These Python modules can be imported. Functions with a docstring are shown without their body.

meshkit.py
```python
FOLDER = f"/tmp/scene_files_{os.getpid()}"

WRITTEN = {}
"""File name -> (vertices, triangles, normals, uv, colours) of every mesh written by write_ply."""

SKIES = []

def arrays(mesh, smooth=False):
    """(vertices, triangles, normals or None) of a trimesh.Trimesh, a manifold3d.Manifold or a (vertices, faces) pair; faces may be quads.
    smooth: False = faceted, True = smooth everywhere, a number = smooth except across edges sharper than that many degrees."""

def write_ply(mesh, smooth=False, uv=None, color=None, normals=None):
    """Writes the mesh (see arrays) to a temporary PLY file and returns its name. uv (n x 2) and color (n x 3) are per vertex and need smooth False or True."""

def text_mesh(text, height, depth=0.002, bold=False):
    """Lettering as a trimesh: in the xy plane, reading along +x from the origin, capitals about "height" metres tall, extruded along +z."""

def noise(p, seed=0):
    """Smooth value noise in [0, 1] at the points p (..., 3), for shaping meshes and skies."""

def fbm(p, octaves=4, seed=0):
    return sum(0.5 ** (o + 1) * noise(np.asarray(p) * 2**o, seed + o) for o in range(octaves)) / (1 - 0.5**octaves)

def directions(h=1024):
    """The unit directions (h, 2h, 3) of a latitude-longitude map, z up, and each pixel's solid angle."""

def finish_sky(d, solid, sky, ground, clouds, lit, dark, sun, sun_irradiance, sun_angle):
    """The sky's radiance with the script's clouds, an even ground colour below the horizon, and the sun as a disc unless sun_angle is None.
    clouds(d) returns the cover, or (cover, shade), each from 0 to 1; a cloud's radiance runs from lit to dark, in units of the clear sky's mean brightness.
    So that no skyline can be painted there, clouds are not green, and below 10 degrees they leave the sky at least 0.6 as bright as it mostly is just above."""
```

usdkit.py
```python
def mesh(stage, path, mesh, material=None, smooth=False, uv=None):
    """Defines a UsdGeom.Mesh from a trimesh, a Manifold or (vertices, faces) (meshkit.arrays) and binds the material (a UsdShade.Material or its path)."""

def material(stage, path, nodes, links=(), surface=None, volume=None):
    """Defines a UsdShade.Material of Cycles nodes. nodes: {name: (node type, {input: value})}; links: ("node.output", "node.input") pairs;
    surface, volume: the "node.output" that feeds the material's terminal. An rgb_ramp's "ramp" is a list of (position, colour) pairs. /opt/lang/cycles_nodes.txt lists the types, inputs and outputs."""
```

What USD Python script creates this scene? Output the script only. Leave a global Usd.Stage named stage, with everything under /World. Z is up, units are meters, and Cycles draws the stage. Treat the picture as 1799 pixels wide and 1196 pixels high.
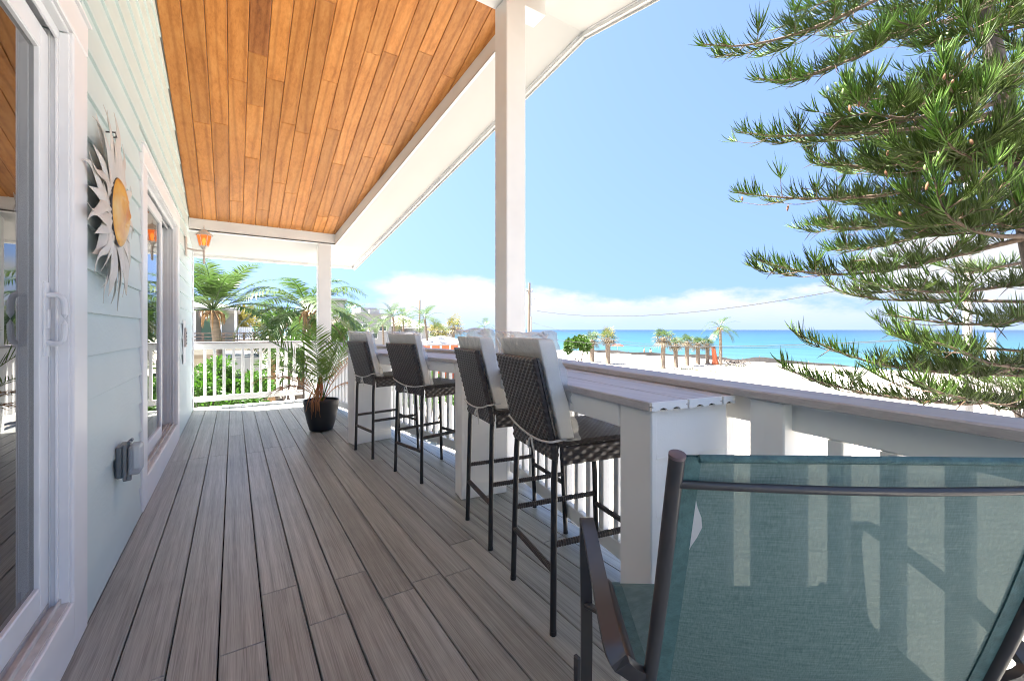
import math, numpy as np, trimesh, usdkit, meshkit
from pxr import Usd, UsdGeom, UsdLux, UsdShade, Gf, Sdf, Vt
from shapely.geometry import Polygon, LineString, box as sbox
from shapely import affinity

stage = Usd.Stage.CreateInMemory()
UsdGeom.SetStageUpAxis(stage, UsdGeom.Tokens.z)
UsdGeom.SetStageMetersPerUnit(stage, 1.0)
UsdGeom.Xform.Define(stage, '/World')
UsdGeom.Scope.Define(stage, '/World/Looks')
PI = math.pi

# ------------------------------------------------------------------ camera, sky, sun, exposure
EXPOSURE = 3.25
EYE = 1.15                                   # metres above the deck boards
YAW = math.atan((899.5 - 410) / 750)         # the deck runs along +y, the lens looks to the right of it
CS, SN = math.cos(YAW), math.sin(YAW)
cam = UsdGeom.Camera.Define(stage, '/World/camera')
cam.CreateHorizontalApertureAttr(36.0); cam.CreateVerticalApertureAttr(36.0 * 680 / 1024)
cam.CreateFocalLengthAttr(36.0 * 750 / 1799)
cam.CreateVerticalApertureOffsetAttr(-0.38)
cam.CreateClippingRangeAttr(Gf.Vec2f(0.02, 20000))
cam.CreateExposureAttr(EXPOSURE)
cam.AddTransformOp().Set(Gf.Matrix4d(CS, -SN, 0, 0, 0, 0, 1, 0, -SN, -CS, 0, 0, 0, 0, EYE, 1))

SUN_EL = math.radians(66)
SUN_AZ = math.atan2(-0.80, 0.60)             # rotation = atan2(x, y) of the direction towards the sun
SKY_STRENGTH, SUN_INTENSITY = 0.05, 1.10
sun_dir = np.array([math.sin(SUN_AZ) * math.cos(SUN_EL), math.cos(SUN_AZ) * math.cos(SUN_EL), math.sin(SUN_EL)])

def material(name, nodes, links=(), surface=None, volume=None):
    return usdkit.material(stage, '/World/Looks/' + name, nodes, links, surface=surface, volume=volume)

sky_mat = material('sky_air', {
    's': ('sky_texture', {'sky_type': 'single_scattering', 'sun_disc': False, 'sun_elevation': SUN_EL, 'sun_rotation': SUN_AZ,
                          'air_density': 0.76, 'aerosol_density': 0.6, 'ozone_density': 1.3, 'altitude': 10.0}),
    'tc': ('texture_coordinate', {}),
    'xyz': ('separate_xyz', {}),
    'zz': ('math', {'math_type': 'multiply_add', 'value2': 0.50, 'value3': 0.47}),   # a clear, dry horizon: little glare low down, the same all round
    'up': ('combine_xyz', {}), 'nz': ('vector_math', {'math_type': 'normalize'}),
    'mp': ('mapping', {'scale': (1.0, 1.0, 2.6)}),
    'n1': ('noise_texture', {'scale': 2.1, 'detail': 1.0, 'roughness': 0.4}),
    'n2': ('noise_texture', {'scale': 9.0, 'detail': 7.0, 'roughness': 0.62}),
    'top': ('math', {'math_type': 'multiply_add', 'value2': 0.30, 'value3': -0.055}),
    'puff': ('math', {'math_type': 'multiply_add', 'value2': 0.10, 'value3': -0.05}),
    'edge': ('math', {'math_type': 'add'}),
    'dz': ('math', {'math_type': 'subtract'}),
    'cov': ('map_range', {'range_type': 'smoothstep', 'from_min': -0.008, 'from_max': 0.03, 'to_min': 0.0, 'to_max': 1.0, 'clamp': True}),
    'body': ('map_range', {'range_type': 'linear', 'from_min': 0.3, 'from_max': 0.7, 'to_min': 0.8, 'to_max': 1.0, 'clamp': True}),
    'cov2': ('math', {'math_type': 'multiply'}),
    'low': ('map_range', {'range_type': 'smoothstep', 'from_min': -0.01, 'from_max': 0.075, 'to_min': 0.35, 'to_max': 1.0, 'clamp': True}),
    'cov3': ('math', {'math_type': 'multiply'}),
    'mix': ('mix_color', {'b': (2.3, 2.35, 2.4), 'use_clamp': False}),
    'bg': ('background_shader', {'strength': SKY_STRENGTH}),
}, [('tc.generated', 'xyz.vector'), ('xyz.x', 'up.x'), ('xyz.y', 'up.y'), ('xyz.z', 'zz.value1'), ('zz.value', 'up.z'), ('up.vector', 'nz.vector1'), ('nz.vector', 's.vector'), ('tc.generated', 'mp.vector'), ('mp.vector', 'n1.vector'), ('mp.vector', 'n2.vector'),
    ('n1.fac', 'top.value1'), ('n2.fac', 'puff.value1'), ('top.value', 'edge.value1'), ('puff.value', 'edge.value2'),
    ('edge.value', 'dz.value1'), ('xyz.z', 'dz.value2'), ('dz.value', 'cov.value'), ('n2.fac', 'body.value'),
    ('cov.result', 'cov2.value1'), ('body.result', 'cov2.value2'), ('xyz.z', 'low.value'), ('cov2.value', 'cov3.value1'), ('low.result', 'cov3.value2'),
    ('cov3.value', 'mix.fac'), ('s.color', 'mix.a'), ('mix.result', 'bg.color')], surface='bg.background')
dome = UsdLux.DomeLight.Define(stage, '/World/sky')
UsdShade.MaterialBindingAPI.Apply(dome.GetPrim()).Bind(sky_mat)
dome.GetPrim().SetCustomDataByKey('kind', 'structure')
sun = UsdLux.DistantLight.Define(stage, '/World/sun')
sun.CreateNormalizeAttr(True); sun.CreateIntensityAttr(SUN_INTENSITY); sun.CreateAngleAttr(0.53); sun.CreateColorAttr(Gf.Vec3f(1.0, 0.95, 0.88))
zax = sun_dir; xax = np.cross([0, 0, 1.0], zax); xax /= np.linalg.norm(xax); yax = np.cross(zax, xax)
sun.AddTransformOp().Set(Gf.Matrix4d(*xax, 0, *yax, 0, *zax, 0, 0, 0, 50, 1))

# ------------------------------------------------------------------ helpers
rng = np.random.default_rng(7)

def at(u, v, d):
    """A world point d metres in front of the lens along its axis, on the line through a point of the photograph."""
    r = (u - 899.5) / 750 * d
    return np.array([d * SN + r * CS, d * CS - r * SN, EYE - (v - 579) / 750 * d])

def ground_at(u, d, z):
    p = at(u, 579, d); p[2] = z
    return p

_names = {}
def fresh(parent, name):
    key = (parent, name)
    k = _names.get(key, 0); _names[key] = k + 1
    return f'{parent}/{name}' if k == 0 else f'{parent}/{name}_{k:03d}'

def path_of(parent):
    return '/World' if parent is None else str(parent.GetPath())

def tag(prim, label=None, cat=None, group=None, kind=None):
    for k, v in (('label', label), ('category', cat), ('group', group), ('kind', kind)):
        if v: prim.SetCustomDataByKey(k, v)
    return prim

def obj(name, mesh, mat, parent=None, smooth=False, label=None, cat=None, group=None, kind=None):
    p = fresh(path_of(parent), name)
    m = usdkit.mesh(stage, p, mesh, mat, smooth=smooth)
    return tag(m.GetPrim(), label, cat, group, kind)

def thing(name, label=None, cat=None, group=None, kind=None, loc=None, rz=0.0, parent=None):
    x = UsdGeom.Xform.Define(stage, fresh(path_of(parent), name))
    if loc is not None:
        x.AddTranslateOp().Set(Gf.Vec3d(*map(float, loc)))
        if rz: x.AddRotateZOp().Set(math.degrees(rz))
    return tag(x.GetPrim(), label, cat, group, kind)

def join(ms):
    vs, fs, n = [], [], 0
    for m in ms:
        v, f = (m.vertices, m.faces) if hasattr(m, 'vertices') else m
        v = np.asarray(v, float); f = np.asarray(f, int)
        if f.shape[1] == 4: f = np.vstack([f[:, [0, 1, 2]], f[:, [0, 2, 3]]])
        vs.append(v); fs.append(f + n); n += len(v)
    return np.vstack(vs), np.vstack(fs)

def vf(m):
    return (np.array(m.vertices), np.array(m.faces)) if hasattr(m, 'vertices') else m

# chamfered box: one topology, any size
_sg = np.array([(x, y, z) for x in (-1, 1) for y in (-1, 1) for z in (-1, 1)], float)
def _cb_pts(h, b):
    p = []
    for s in _sg:
        for k in range(3):
            q = h - b; q[k] = h[k]
            p.append(s * q)
    return np.array(p)
_hull = trimesh.convex.convex_hull(_cb_pts(np.ones(3), 0.2))
_tp = _cb_pts(np.ones(3), 0.2)
_map = [int(np.argmin(np.linalg.norm(_tp - v, axis=1))) for v in _hull.vertices]
_cbf = np.array([[_map[i] for i in f] for f in _hull.faces])

def obox(c, ax, half, b=0.003):
    """Chamfered box with centre, three axes (rows) and half sizes."""
    h = np.asarray(half, float); b = min(b, 0.45 * h.min())
    return _cb_pts(h.copy(), b) @ np.asarray(ax, float) + np.asarray(c, float), _cbf

def bx(x0, x1, y0, y1, z0, z1, b=0.003):
    return obox(((x0 + x1) / 2, (y0 + y1) / 2, (z0 + z1) / 2), np.eye(3), ((x1 - x0) / 2, (y1 - y0) / 2, (z1 - z0) / 2), b)

def bar(p, q, w, h, b=0.003, up=(0, 0, 1)):
    """A straight member from p to q, w across, h along up."""
    p, q = np.asarray(p, float), np.asarray(q, float); d = q - p; L = np.linalg.norm(d); d /= L
    s = np.cross(d, up)
    if np.linalg.norm(s) < 1e-6: s = np.cross(d, (1.0, 0, 0))
    s /= np.linalg.norm(s); u = np.cross(s, d)
    return obox((p + q) / 2, np.array([d, s, u]), (L / 2, w / 2, h / 2), b)

def tube(pts, rad, sides=8, caps=True):
    p = np.asarray(pts, float); n = len(p)
    t = np.gradient(p, axis=0); t /= np.linalg.norm(t, axis=1, keepdims=True) + 1e-12
    ref = np.array([0, 0, 1.0]) if abs(t[0, 2]) < 0.9 else np.array([1.0, 0, 0])
    a = np.cross(t, ref); a /= np.linalg.norm(a, axis=1, keepdims=True) + 1e-12
    b = np.cross(t, a); ang = np.arange(sides) * 2 * PI / sides
    r = np.broadcast_to(rad, (n,))[:, None, None]
    v = p[:, None] + r * (np.cos(ang)[None, :, None] * a[:, None] + np.sin(ang)[None, :, None] * b[:, None])
    i, j = np.meshgrid(np.arange(n - 1), np.arange(sides), indexing='ij')
    q = np.stack([i * sides + j, i * sides + (j + 1) % sides, (i + 1) * sides + (j + 1) % sides, (i + 1) * sides + j], -1).reshape(-1, 4)
    f = np.vstack([q[:, [0, 1, 2]], q[:, [0, 2, 3]]]); v = v.reshape(-1, 3)
    if caps:
        v = np.vstack([v, p[:1], p[-1:]]); a0 = n * sides
        e = [[a0, (k + 1) % sides, k] for k in range(sides)] + [[a0 + 1, (n - 1) * sides + k, (n - 1) * sides + (k + 1) % sides] for k in range(sides)]
        f = np.vstack([f, e])
    return v, f[:, ::-1]

def loft(rings):
    """Closed convex rings of equal count, capped."""
    n = len(rings[0]); v = np.vstack(rings); f = []
    for k in range(len(rings) - 1):
        for j in range(n):
            a, b, c, d = k * n + j, k * n + (j + 1) % n, (k + 1) * n + (j + 1) % n, (k + 1) * n + j
            f += [[a, b, c], [a, c, d]]
    f += [[0, j + 1, j] for j in range(1, n - 1)]
    o = (len(rings) - 1) * n
    f += [[o, o + j, o + j + 1] for j in range(1, n - 1)]
    return v, np.array(f)

def ring(poly):
    c = np.array(poly.exterior.coords)[:-1]
    if Polygon(c).exterior.is_ccw is False: c = c[::-1]
    return c

def prism(poly, z0, z1, b_top=0.0, b_bot=0.0, zf=None):
    """Upright prism over a convex polygon, top and bottom arrises eased; zf(x, y) lifts it onto a slope."""
    if not isinstance(poly, Polygon): poly = Polygon(poly)
    full = ring(poly); n = len(full)
    def inset(b):
        c = full; out = np.empty_like(c)
        for i in range(n):
            p0, p1, p2 = c[i - 1], c[i], c[(i + 1) % n]
            e1 = (p1 - p0) / np.linalg.norm(p1 - p0); e2 = (p2 - p1) / np.linalg.norm(p2 - p1)
            n1 = np.array([-e1[1], e1[0]]); n2 = np.array([-e2[1], e2[0]])
            out[i] = p1 + (n1 + n2) * b / max(1 + n1 @ n2, 0.2)
        return out
    R = []
    if b_bot: R.append((inset(b_bot), z0)); R.append((full, z0 + b_bot))
    else: R.append((full, z0))
    if b_top: R.append((full, z1 - b_top)); R.append((inset(b_top), z1))
    else: R.append((full, z1))
    v, f = loft([np.c_[r, np.full(n, z)] for r, z in R])
    if zf is not None: v[:, 2] += zf(v[:, 0], v[:, 1])
    return v, f

def extrude(poly, depth):
    return vf(trimesh.creation.extrude_polygon(poly, depth, engine='earcut'))

def lathe(profile, n=32):
    """Profile of (radius, z) turned round z."""
    p = np.asarray(profile, float); ang = np.arange(n) * 2 * PI / n; m = len(p)
    v = np.stack([p[:, 0:1] * np.cos(ang), p[:, 0:1] * np.sin(ang), np.repeat(p[:, 1:2], n, 1)], -1).reshape(-1, 3)
    i, j = np.meshgrid(np.arange(m - 1), np.arange(n), indexing='ij')
    q = np.stack([i * n + j, i * n + (j + 1) % n, (i + 1) * n + (j + 1) % n, (i + 1) * n + j], -1).reshape(-1, 4)
    return v, np.vstack([q[:, [0, 1, 2]], q[:, [0, 2, 3]]])

def xf(m, R=None, t=None):
    v, f = vf(m); v = np.array(v, float)
    if R is not None: v = v @ np.asarray(R, float).T
    if t is not None: v = v + np.asarray(t, float)
    return v, f

def rotz(a):
    c, s = math.cos(a), math.sin(a); return np.array([[c, -s, 0], [s, c, 0], [0, 0, 1.0]])

# ------------------------------------------------------------------ materials
def paint(name, col, rough=0.45, var=0.06, scale=3.0, bump=0.0, bscale=120, spec=0.4, streak=None, metallic=0.0, island=0.0):
    """A painted or plain surface with slight unevenness of tone and relief, laid out in the object's own space."""
    lo = tuple(max(0, c * (1 - var)) for c in col); hi = tuple(min(1, c * (1 + var)) for c in col)
    nodes = {'tc': ('texture_coordinate', {}), 'mp': ('mapping', {'scale': streak or (1, 1, 1)}),
             'n': ('noise_texture', {'scale': scale, 'detail': 5.0, 'roughness': 0.6}),
             'r': ('rgb_ramp', {'ramp': [(0.3, lo), (0.7, hi)]}),
             'p': ('principled_bsdf', {'roughness': rough, 'specular_ior_level': spec, 'metallic': metallic})}
    links = [('tc.object', 'mp.vector'), ('mp.vector', 'n.vector'), ('n.fac', 'r.fac')]
    last = 'r.color'
    if island:
        nodes['g'] = ('geometry', {}); nodes['mr'] = ('map_range', {'from_min': 0.0, 'from_max': 1.0, 'to_min': 1 - island, 'to_max': 1 + island})
        nodes['hv'] = ('hsv', {}); links += [('g.random_per_island', 'mr.value'), ('mr.result', 'hv.value'), ('r.color', 'hv.color')]; last = 'hv.color'
    links.append((last, 'p.base_color'))
    if bump:
        nodes['n2'] = ('noise_texture', {'scale': bscale, 'detail': 3.0}); nodes['b'] = ('bump', {'strength': bump, 'distance': 0.01})
        links += [('mp.vector', 'n2.vector'), ('n2.fac', 'b.height'), ('b.normal', 'p.normal')]
    return material(name, nodes, links, surface='p.BSDF')

def wood(name, dark, mid, light, stretch, rough, gscale=1.0, bump=0.25, warp=0.0, knots=False, tone=0.18, spec=0.4, stain=False):
    """Long-grained board: streaks along one axis, a tone of its own for every board."""
    nodes = {'tc': ('texture_coordinate', {}), 'oi': ('object_info', {}),
             'rv': ('vector_math', {'math_type': 'scale', 'vector1': (37.0, 53.0, 11.0)}),
             'add': ('vector_math', {'math_type': 'add'}),
             'mp': ('mapping', {'scale': stretch}),
             'n': ('noise_texture', {'scale': gscale, 'detail': 6.0, 'roughness': 0.65, 'distortion': warp}),
             'mp2': ('mapping', {'scale': tuple(s * 4 for s in stretch)}),
             'n2': ('noise_texture', {'scale': gscale * 2, 'detail': 4.0, 'roughness': 0.7}),
             'mx': ('mix_float', {'fac': 0.42}),
             'r': ('rgb_ramp', {'ramp': [(0.34, dark), (0.49, mid), (0.66, light)]}),
             'mr': ('map_range', {'from_min': 0.0, 'from_max': 1.0, 'to_min': 1 - tone, 'to_max': 1 + tone}),
             'hv': ('hsv', {}),
             'b': ('bump', {'strength': bump, 'distance': 0.004}),
             'p': ('principled_bsdf', {'roughness': rough, 'specular_ior_level': spec})}
    links = [('oi.random', 'rv.scale'), ('tc.object', 'add.vector1'), ('rv.vector', 'add.vector2'), ('add.vector', 'mp.vector'), ('mp.vector', 'n.vector'),
             ('add.vector', 'mp2.vector'), ('mp2.vector', 'n2.vector'), ('n.fac', 'mx.a'), ('n2.fac', 'mx.b'), ('mx.result', 'r.fac'),
             ('oi.random', 'mr.value'), ('mr.result', 'hv.value'), ('r.color', 'hv.color'), ('n2.fac', 'b.height'), ('b.normal', 'p.normal')]
    last = 'hv.color'
    if knots:
        nodes['mk'] = ('mapping', {'scale': (3.0, 0.42, 1.0)})
        nodes['w'] = ('wave_texture', {'wave_type': 'bands', 'bands_direction': 'x', 'scale': 1.25, 'distortion': 16.0, 'detail': 2.0, 'detail_scale': 0.40, 'detail_roughness': 0.45})
        nodes['wr'] = ('rgb_ramp', {'ramp': [(0.0, (0.60, 0.50, 0.43)), (0.22, (0.90, 0.87, 0.85)), (0.6, (1.0, 1.0, 1.0))]})
        nodes['wm'] = ('mix_color', {'blend_type': 'multiply', 'fac': 0.55})
        nodes['vk'] = ('voronoi_texture', {'scale': 1.0, 'randomness': 1.0})
        nodes['mkk'] = ('mapping', {'scale': (3.4, 1.25, 1.0)})
        nodes['kr'] = ('rgb_ramp', {'ramp': [(0.0, (0.16, 0.10, 0.07)), (0.05, (0.45, 0.33, 0.25)), (0.11, (1, 1, 1))]})
        nodes['km'] = ('mix_color', {'blend_type': 'multiply', 'fac': 0.9})
        links += [('add.vector', 'mk.vector'), ('mk.vector', 'w.vector'), ('w.fac', 'wr.fac'), (last, 'wm.a'), ('wr.color', 'wm.b'),
                  ('add.vector', 'mkk.vector'), ('mkk.vector', 'vk.vector'), ('vk.distance', 'kr.fac'), ('wm.result', 'km.a'), ('kr.color', 'km.b')]
        last = 'km.result'
    if stain:      # foot traffic and old spills, running across the boards
        nodes['gs'] = ('geometry', {}); nodes['ns'] = ('noise_texture', {'scale': 1.3, 'detail': 6.0, 'roughness': 0.6}); nodes['rs'] = ('rgb_ramp', {'ramp': [(0.30, (0.80, 0.79, 0.78)), (0.46, (1, 1, 1)), (0.66, (1.07, 1.07, 1.07))]})
        nodes['ms'] = ('mix_color', {'blend_type': 'multiply', 'fac': 1.0, 'use_clamp': False}); links += [('gs.position', 'ns.vector'), ('ns.fac', 'rs.fac'), (last, 'ms.a'), ('rs.color', 'ms.b')]; last = 'ms.result'
    links.append((last, 'p.base_color'))
    return material(name, nodes, links, surface='p.BSDF')

def leafy(name, dark, light, trans=0.35, rough=0.45, scale=6.0):
    nodes = {'g': ('geometry', {}), 'r': ('rgb_ramp', {'ramp': [(0.0, dark), (1.0, light)]}),
             'p': ('principled_bsdf', {'roughness': rough, 'specular_ior_level': 0.4}),
             't': ('translucent_bsdf', {}), 'm': ('mix_closure', {'fac': trans}), 'hv': ('hsv', {'value': 1.5, 'saturation': 1.1})}
    return material(name, nodes, [('g.random_per_island', 'r.fac'), ('r.color', 'p.base_color'), ('r.color', 'hv.color'), ('hv.color', 't.color'),
                                  ('p.BSDF', 'm.closure1'), ('t.BSDF', 'm.closure2')], surface='m.closure')

M = {}
M['deck'] = wood('deck_composite', (0.165, 0.168, 0.155), (0.307, 0.314, 0.291), (0.462, 0.470, 0.444), (30.0, 0.45, 30.0), 0.38, 1.2, 0.16, tone=0.10, spec=0.6, stain=True)
M['bar_top'] = wood('bar_composite', (0.38, 0.36, 0.36), (0.49, 0.47, 0.475), (0.58, 0.56, 0.565), (26.0, 0.9, 26.0), 0.5, 1.0, 0.15, tone=0.04)
M['cap'] = wood('cap_composite', (0.37, 0.34, 0.33), (0.46, 0.43, 0.42), (0.54, 0.51, 0.50), (22.0, 0.9, 22.0), 0.5, 1.0, 0.15, tone=0.04)
M['ceiling'] = wood('ceiling_timber', (0.40, 0.145, 0.032), (0.55, 0.222, 0.055), (0.645, 0.30, 0.09), (7.0, 0.5, 7.0), 0.42, 1.0, 0.05, warp=0.9, knots=True, tone=0.19)
M['ceiling_dark'] = wood('stained_timber', (0.16, 0.055, 0.018), (0.30, 0.11, 0.032), (0.40, 0.16, 0.05), (7.0, 0.5, 7.0), 0.42, 1.0, 0.05, warp=0.9, knots=True, tone=0.1)
M['white'] = paint('white_paint', (0.82, 0.815, 0.80), 0.42, 0.05, 2.0, 0.05, 180)
M['rail_white'] = paint('rail_white_paint', (0.88, 0.872, 0.85), 0.42, 0.04, 2.0, 0.05, 180)
M['trim'] = paint('trim_paint', (0.86, 0.86, 0.86), 0.35, 0.03, 2.0, 0.03, 200)
M['vinyl'] = paint('white_vinyl', (0.82, 0.83, 0.84), 0.32, 0.05, 4.0)
M['sill'] = paint('dirty_sill', (0.56, 0.54, 0.52), 0.5, 0.22, 9.0, streak=(3, 1, 1))
M['siding'] = paint('aqua_siding', (0.62, 0.72, 0.705), 0.5, 0.045, 2.2, 0.12, 60, streak=(1, 0.5, 1))
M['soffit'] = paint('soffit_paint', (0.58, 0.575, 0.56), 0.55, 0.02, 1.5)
M['roofing'] = paint('roof_metal', (0.55, 0.56, 0.57), 0.4, 0.05, 1.0)
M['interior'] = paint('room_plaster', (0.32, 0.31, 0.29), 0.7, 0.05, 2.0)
M['gap'] = paint('dark_joist', (0.03, 0.028, 0.025), 0.8, 0.1, 4.0)
M['wicker'] = paint('dark_wicker', (0.062, 0.050, 0.046), 0.33, 0.3, 40.0, spec=0.6)
M['black_metal'] = paint('black_metal', (0.022, 0.022, 0.024), 0.32, 0.15, 8.0, spec=0.5)
M['bronze'] = paint('bronze_metal', (0.055, 0.05, 0.05), 0.3, 0.15, 10.0, spec=0.6)
M['pipe_end'] = paint('pipe_cap_plastic', (0.16, 0.115, 0.12), 0.5, 0.2, 20.0)
M['pot'] = paint('black_pot', (0.018, 0.019, 0.021), 0.35, 0.1, 10.0, 0.05, 60)
M['soil'] = paint('pot_soil', (0.06, 0.042, 0.03), 0.9, 0.4, 60.0, 0.6, 90)
M['cushion'] = paint('cream_cushion', (0.93, 0.875, 0.79), 0.75, 0.04, 8.0, 0.1, 300)
M['tie'] = paint('tie_ribbon', (0.72, 0.70, 0.66), 0.7, 0.05, 30.0)
M['bark'] = paint('pine_bark', (0.105, 0.085, 0.072), 0.85, 0.45, 22.0, 0.7, 60, streak=(1, 1, 0.5))
M['twig'] = paint('pine_twig', (0.145, 0.10, 0.07), 0.8, 0.35, 30.0, 0.4, 120)
M['needles'] = leafy('pine_needles', (0.070, 0.112, 0.016), (0.285, 0.33, 0.062), 0.34, 0.42)
M['needle_tip'] = leafy('pine_young_needles', (0.13, 0.24, 0.035), (0.27, 0.38, 0.08), 0.22, 0.42)
M['needle_brown'] = leafy('brown_needles', (0.10, 0.055, 0.025), (0.22, 0.125, 0.055), 0.2, 0.6)
M['cone'] = paint('pine_cone', (0.20, 0.095, 0.045), 0.7, 0.3, 30.0)
M['bud'] = paint('pine_bud', (0.22, 0.30, 0.10), 0.6, 0.2, 30.0)
M['palm'] = leafy('palm_leaflets', (0.045, 0.085, 0.02), (0.13, 0.175, 0.05), 0.3, 0.38)
M['palm_pale'] = leafy('pale_palm_leaflets', (0.07, 0.11, 0.035), (0.19, 0.225, 0.10), 0.3, 0.38)
M['palm_green'] = leafy('pot_palm_leaflets', (0.11, 0.185, 0.035), (0.22, 0.32, 0.065), 0.4, 0.6)
M['palm_bright'] = leafy('bright_palm_leaflets', (0.15, 0.30, 0.03), (0.25, 0.42, 0.06), 0.35, 0.4)
M['palm_dead'] = leafy('dry_palm_leaflets', (0.44, 0.22, 0.10), (0.68, 0.42, 0.23), 0.3, 0.7)
M['palm_tan'] = leafy('tan_palm_leaflets', (0.15, 0.12, 0.075), (0.29, 0.25, 0.17), 0.2, 0.7)
M['palm_gold'] = leafy('gold_palm_leaflets', (0.17, 0.15, 0.03), (0.33, 0.25, 0.05), 0.3, 0.5)
M['palm_trunk'] = paint('palm_trunk', (0.21, 0.165, 0.125), 0.85, 0.35, 3.0, 0.6, 14, streak=(1, 1, 5))
M['husk'] = paint('palm_husk', (0.30, 0.18, 0.09), 0.9, 0.4, 14.0, 0.5, 30)
M['bush'] = leafy('bush_leaves', (0.055, 0.125, 0.02), (0.25, 0.37, 0.06), 0.35, 0.4)
M['bush_dark'] = leafy('dark_bush_leaves', (0.05, 0.10, 0.02), (0.15, 0.22, 0.05), 0.3, 0.4)
M['grass'] = leafy('sand_grass', (0.07, 0.08, 0.025), (0.16, 0.16, 0.06), 0.2, 0.6)

def sling_mat():
    n = {'tc': ('texture_coordinate', {}), 'm1': ('mapping', {'scale': (1, 1, 1)}),
         'na': ('noise_texture', {'scale': 1.0, 'detail': 3.0}), 'nb': ('noise_texture', {'scale': 1.0, 'detail': 3.0}),
         'ma': ('mapping', {'scale': (25, 25, 520)}), 'mb': ('mapping', {'scale': (420, 420, 9)}),
         'mx': ('mix_float', {'fac': 0.5}),
         'r': ('rgb_ramp', {'ramp': [(0.34, (0.105, 0.185, 0.182)), (0.50, (0.155, 0.245, 0.240)), (0.66, (0.225, 0.315, 0.305))]}),
         'd': ('principled_bsdf', {'roughness': 0.6, 'specular_ior_level': 0.25}), 't': ('translucent_bsdf', {}), 'mt': ('mix_closure', {'fac': 0.30}),
         'tr': ('transparent_bsdf', {'color': (0.82, 0.93, 0.90)}),
         'af': ('map_range', {'from_min': 0.38, 'from_max': 0.62, 'to_min': 0.042, 'to_max': 0.016, 'clamp': True}),
         'mo': ('mix_closure', {})}
    l = [('tc.object', 'ma.vector'), ('tc.object', 'mb.vector'), ('ma.vector', 'na.vector'), ('mb.vector', 'nb.vector'), ('na.fac', 'mx.a'), ('nb.fac', 'mx.b'),
         ('mx.result', 'r.fac'), ('r.color', 'd.base_color'), ('r.color', 't.color'), ('d.BSDF', 'mt.closure1'), ('t.BSDF', 'mt.closure2'),
         ('mx.result', 'af.value'), ('af.result', 'mo.fac'), ('mt.closure', 'mo.closure1'), ('tr.BSDF', 'mo.closure2')]
    return material('teal_sling', n, l, surface='mo.closure')
M['sling'] = sling_mat()
M['sling_hem'] = paint('teal_hem', (0.075, 0.155, 0.155), 0.6, 0.25, 60.0, 0.2, 300)

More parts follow.
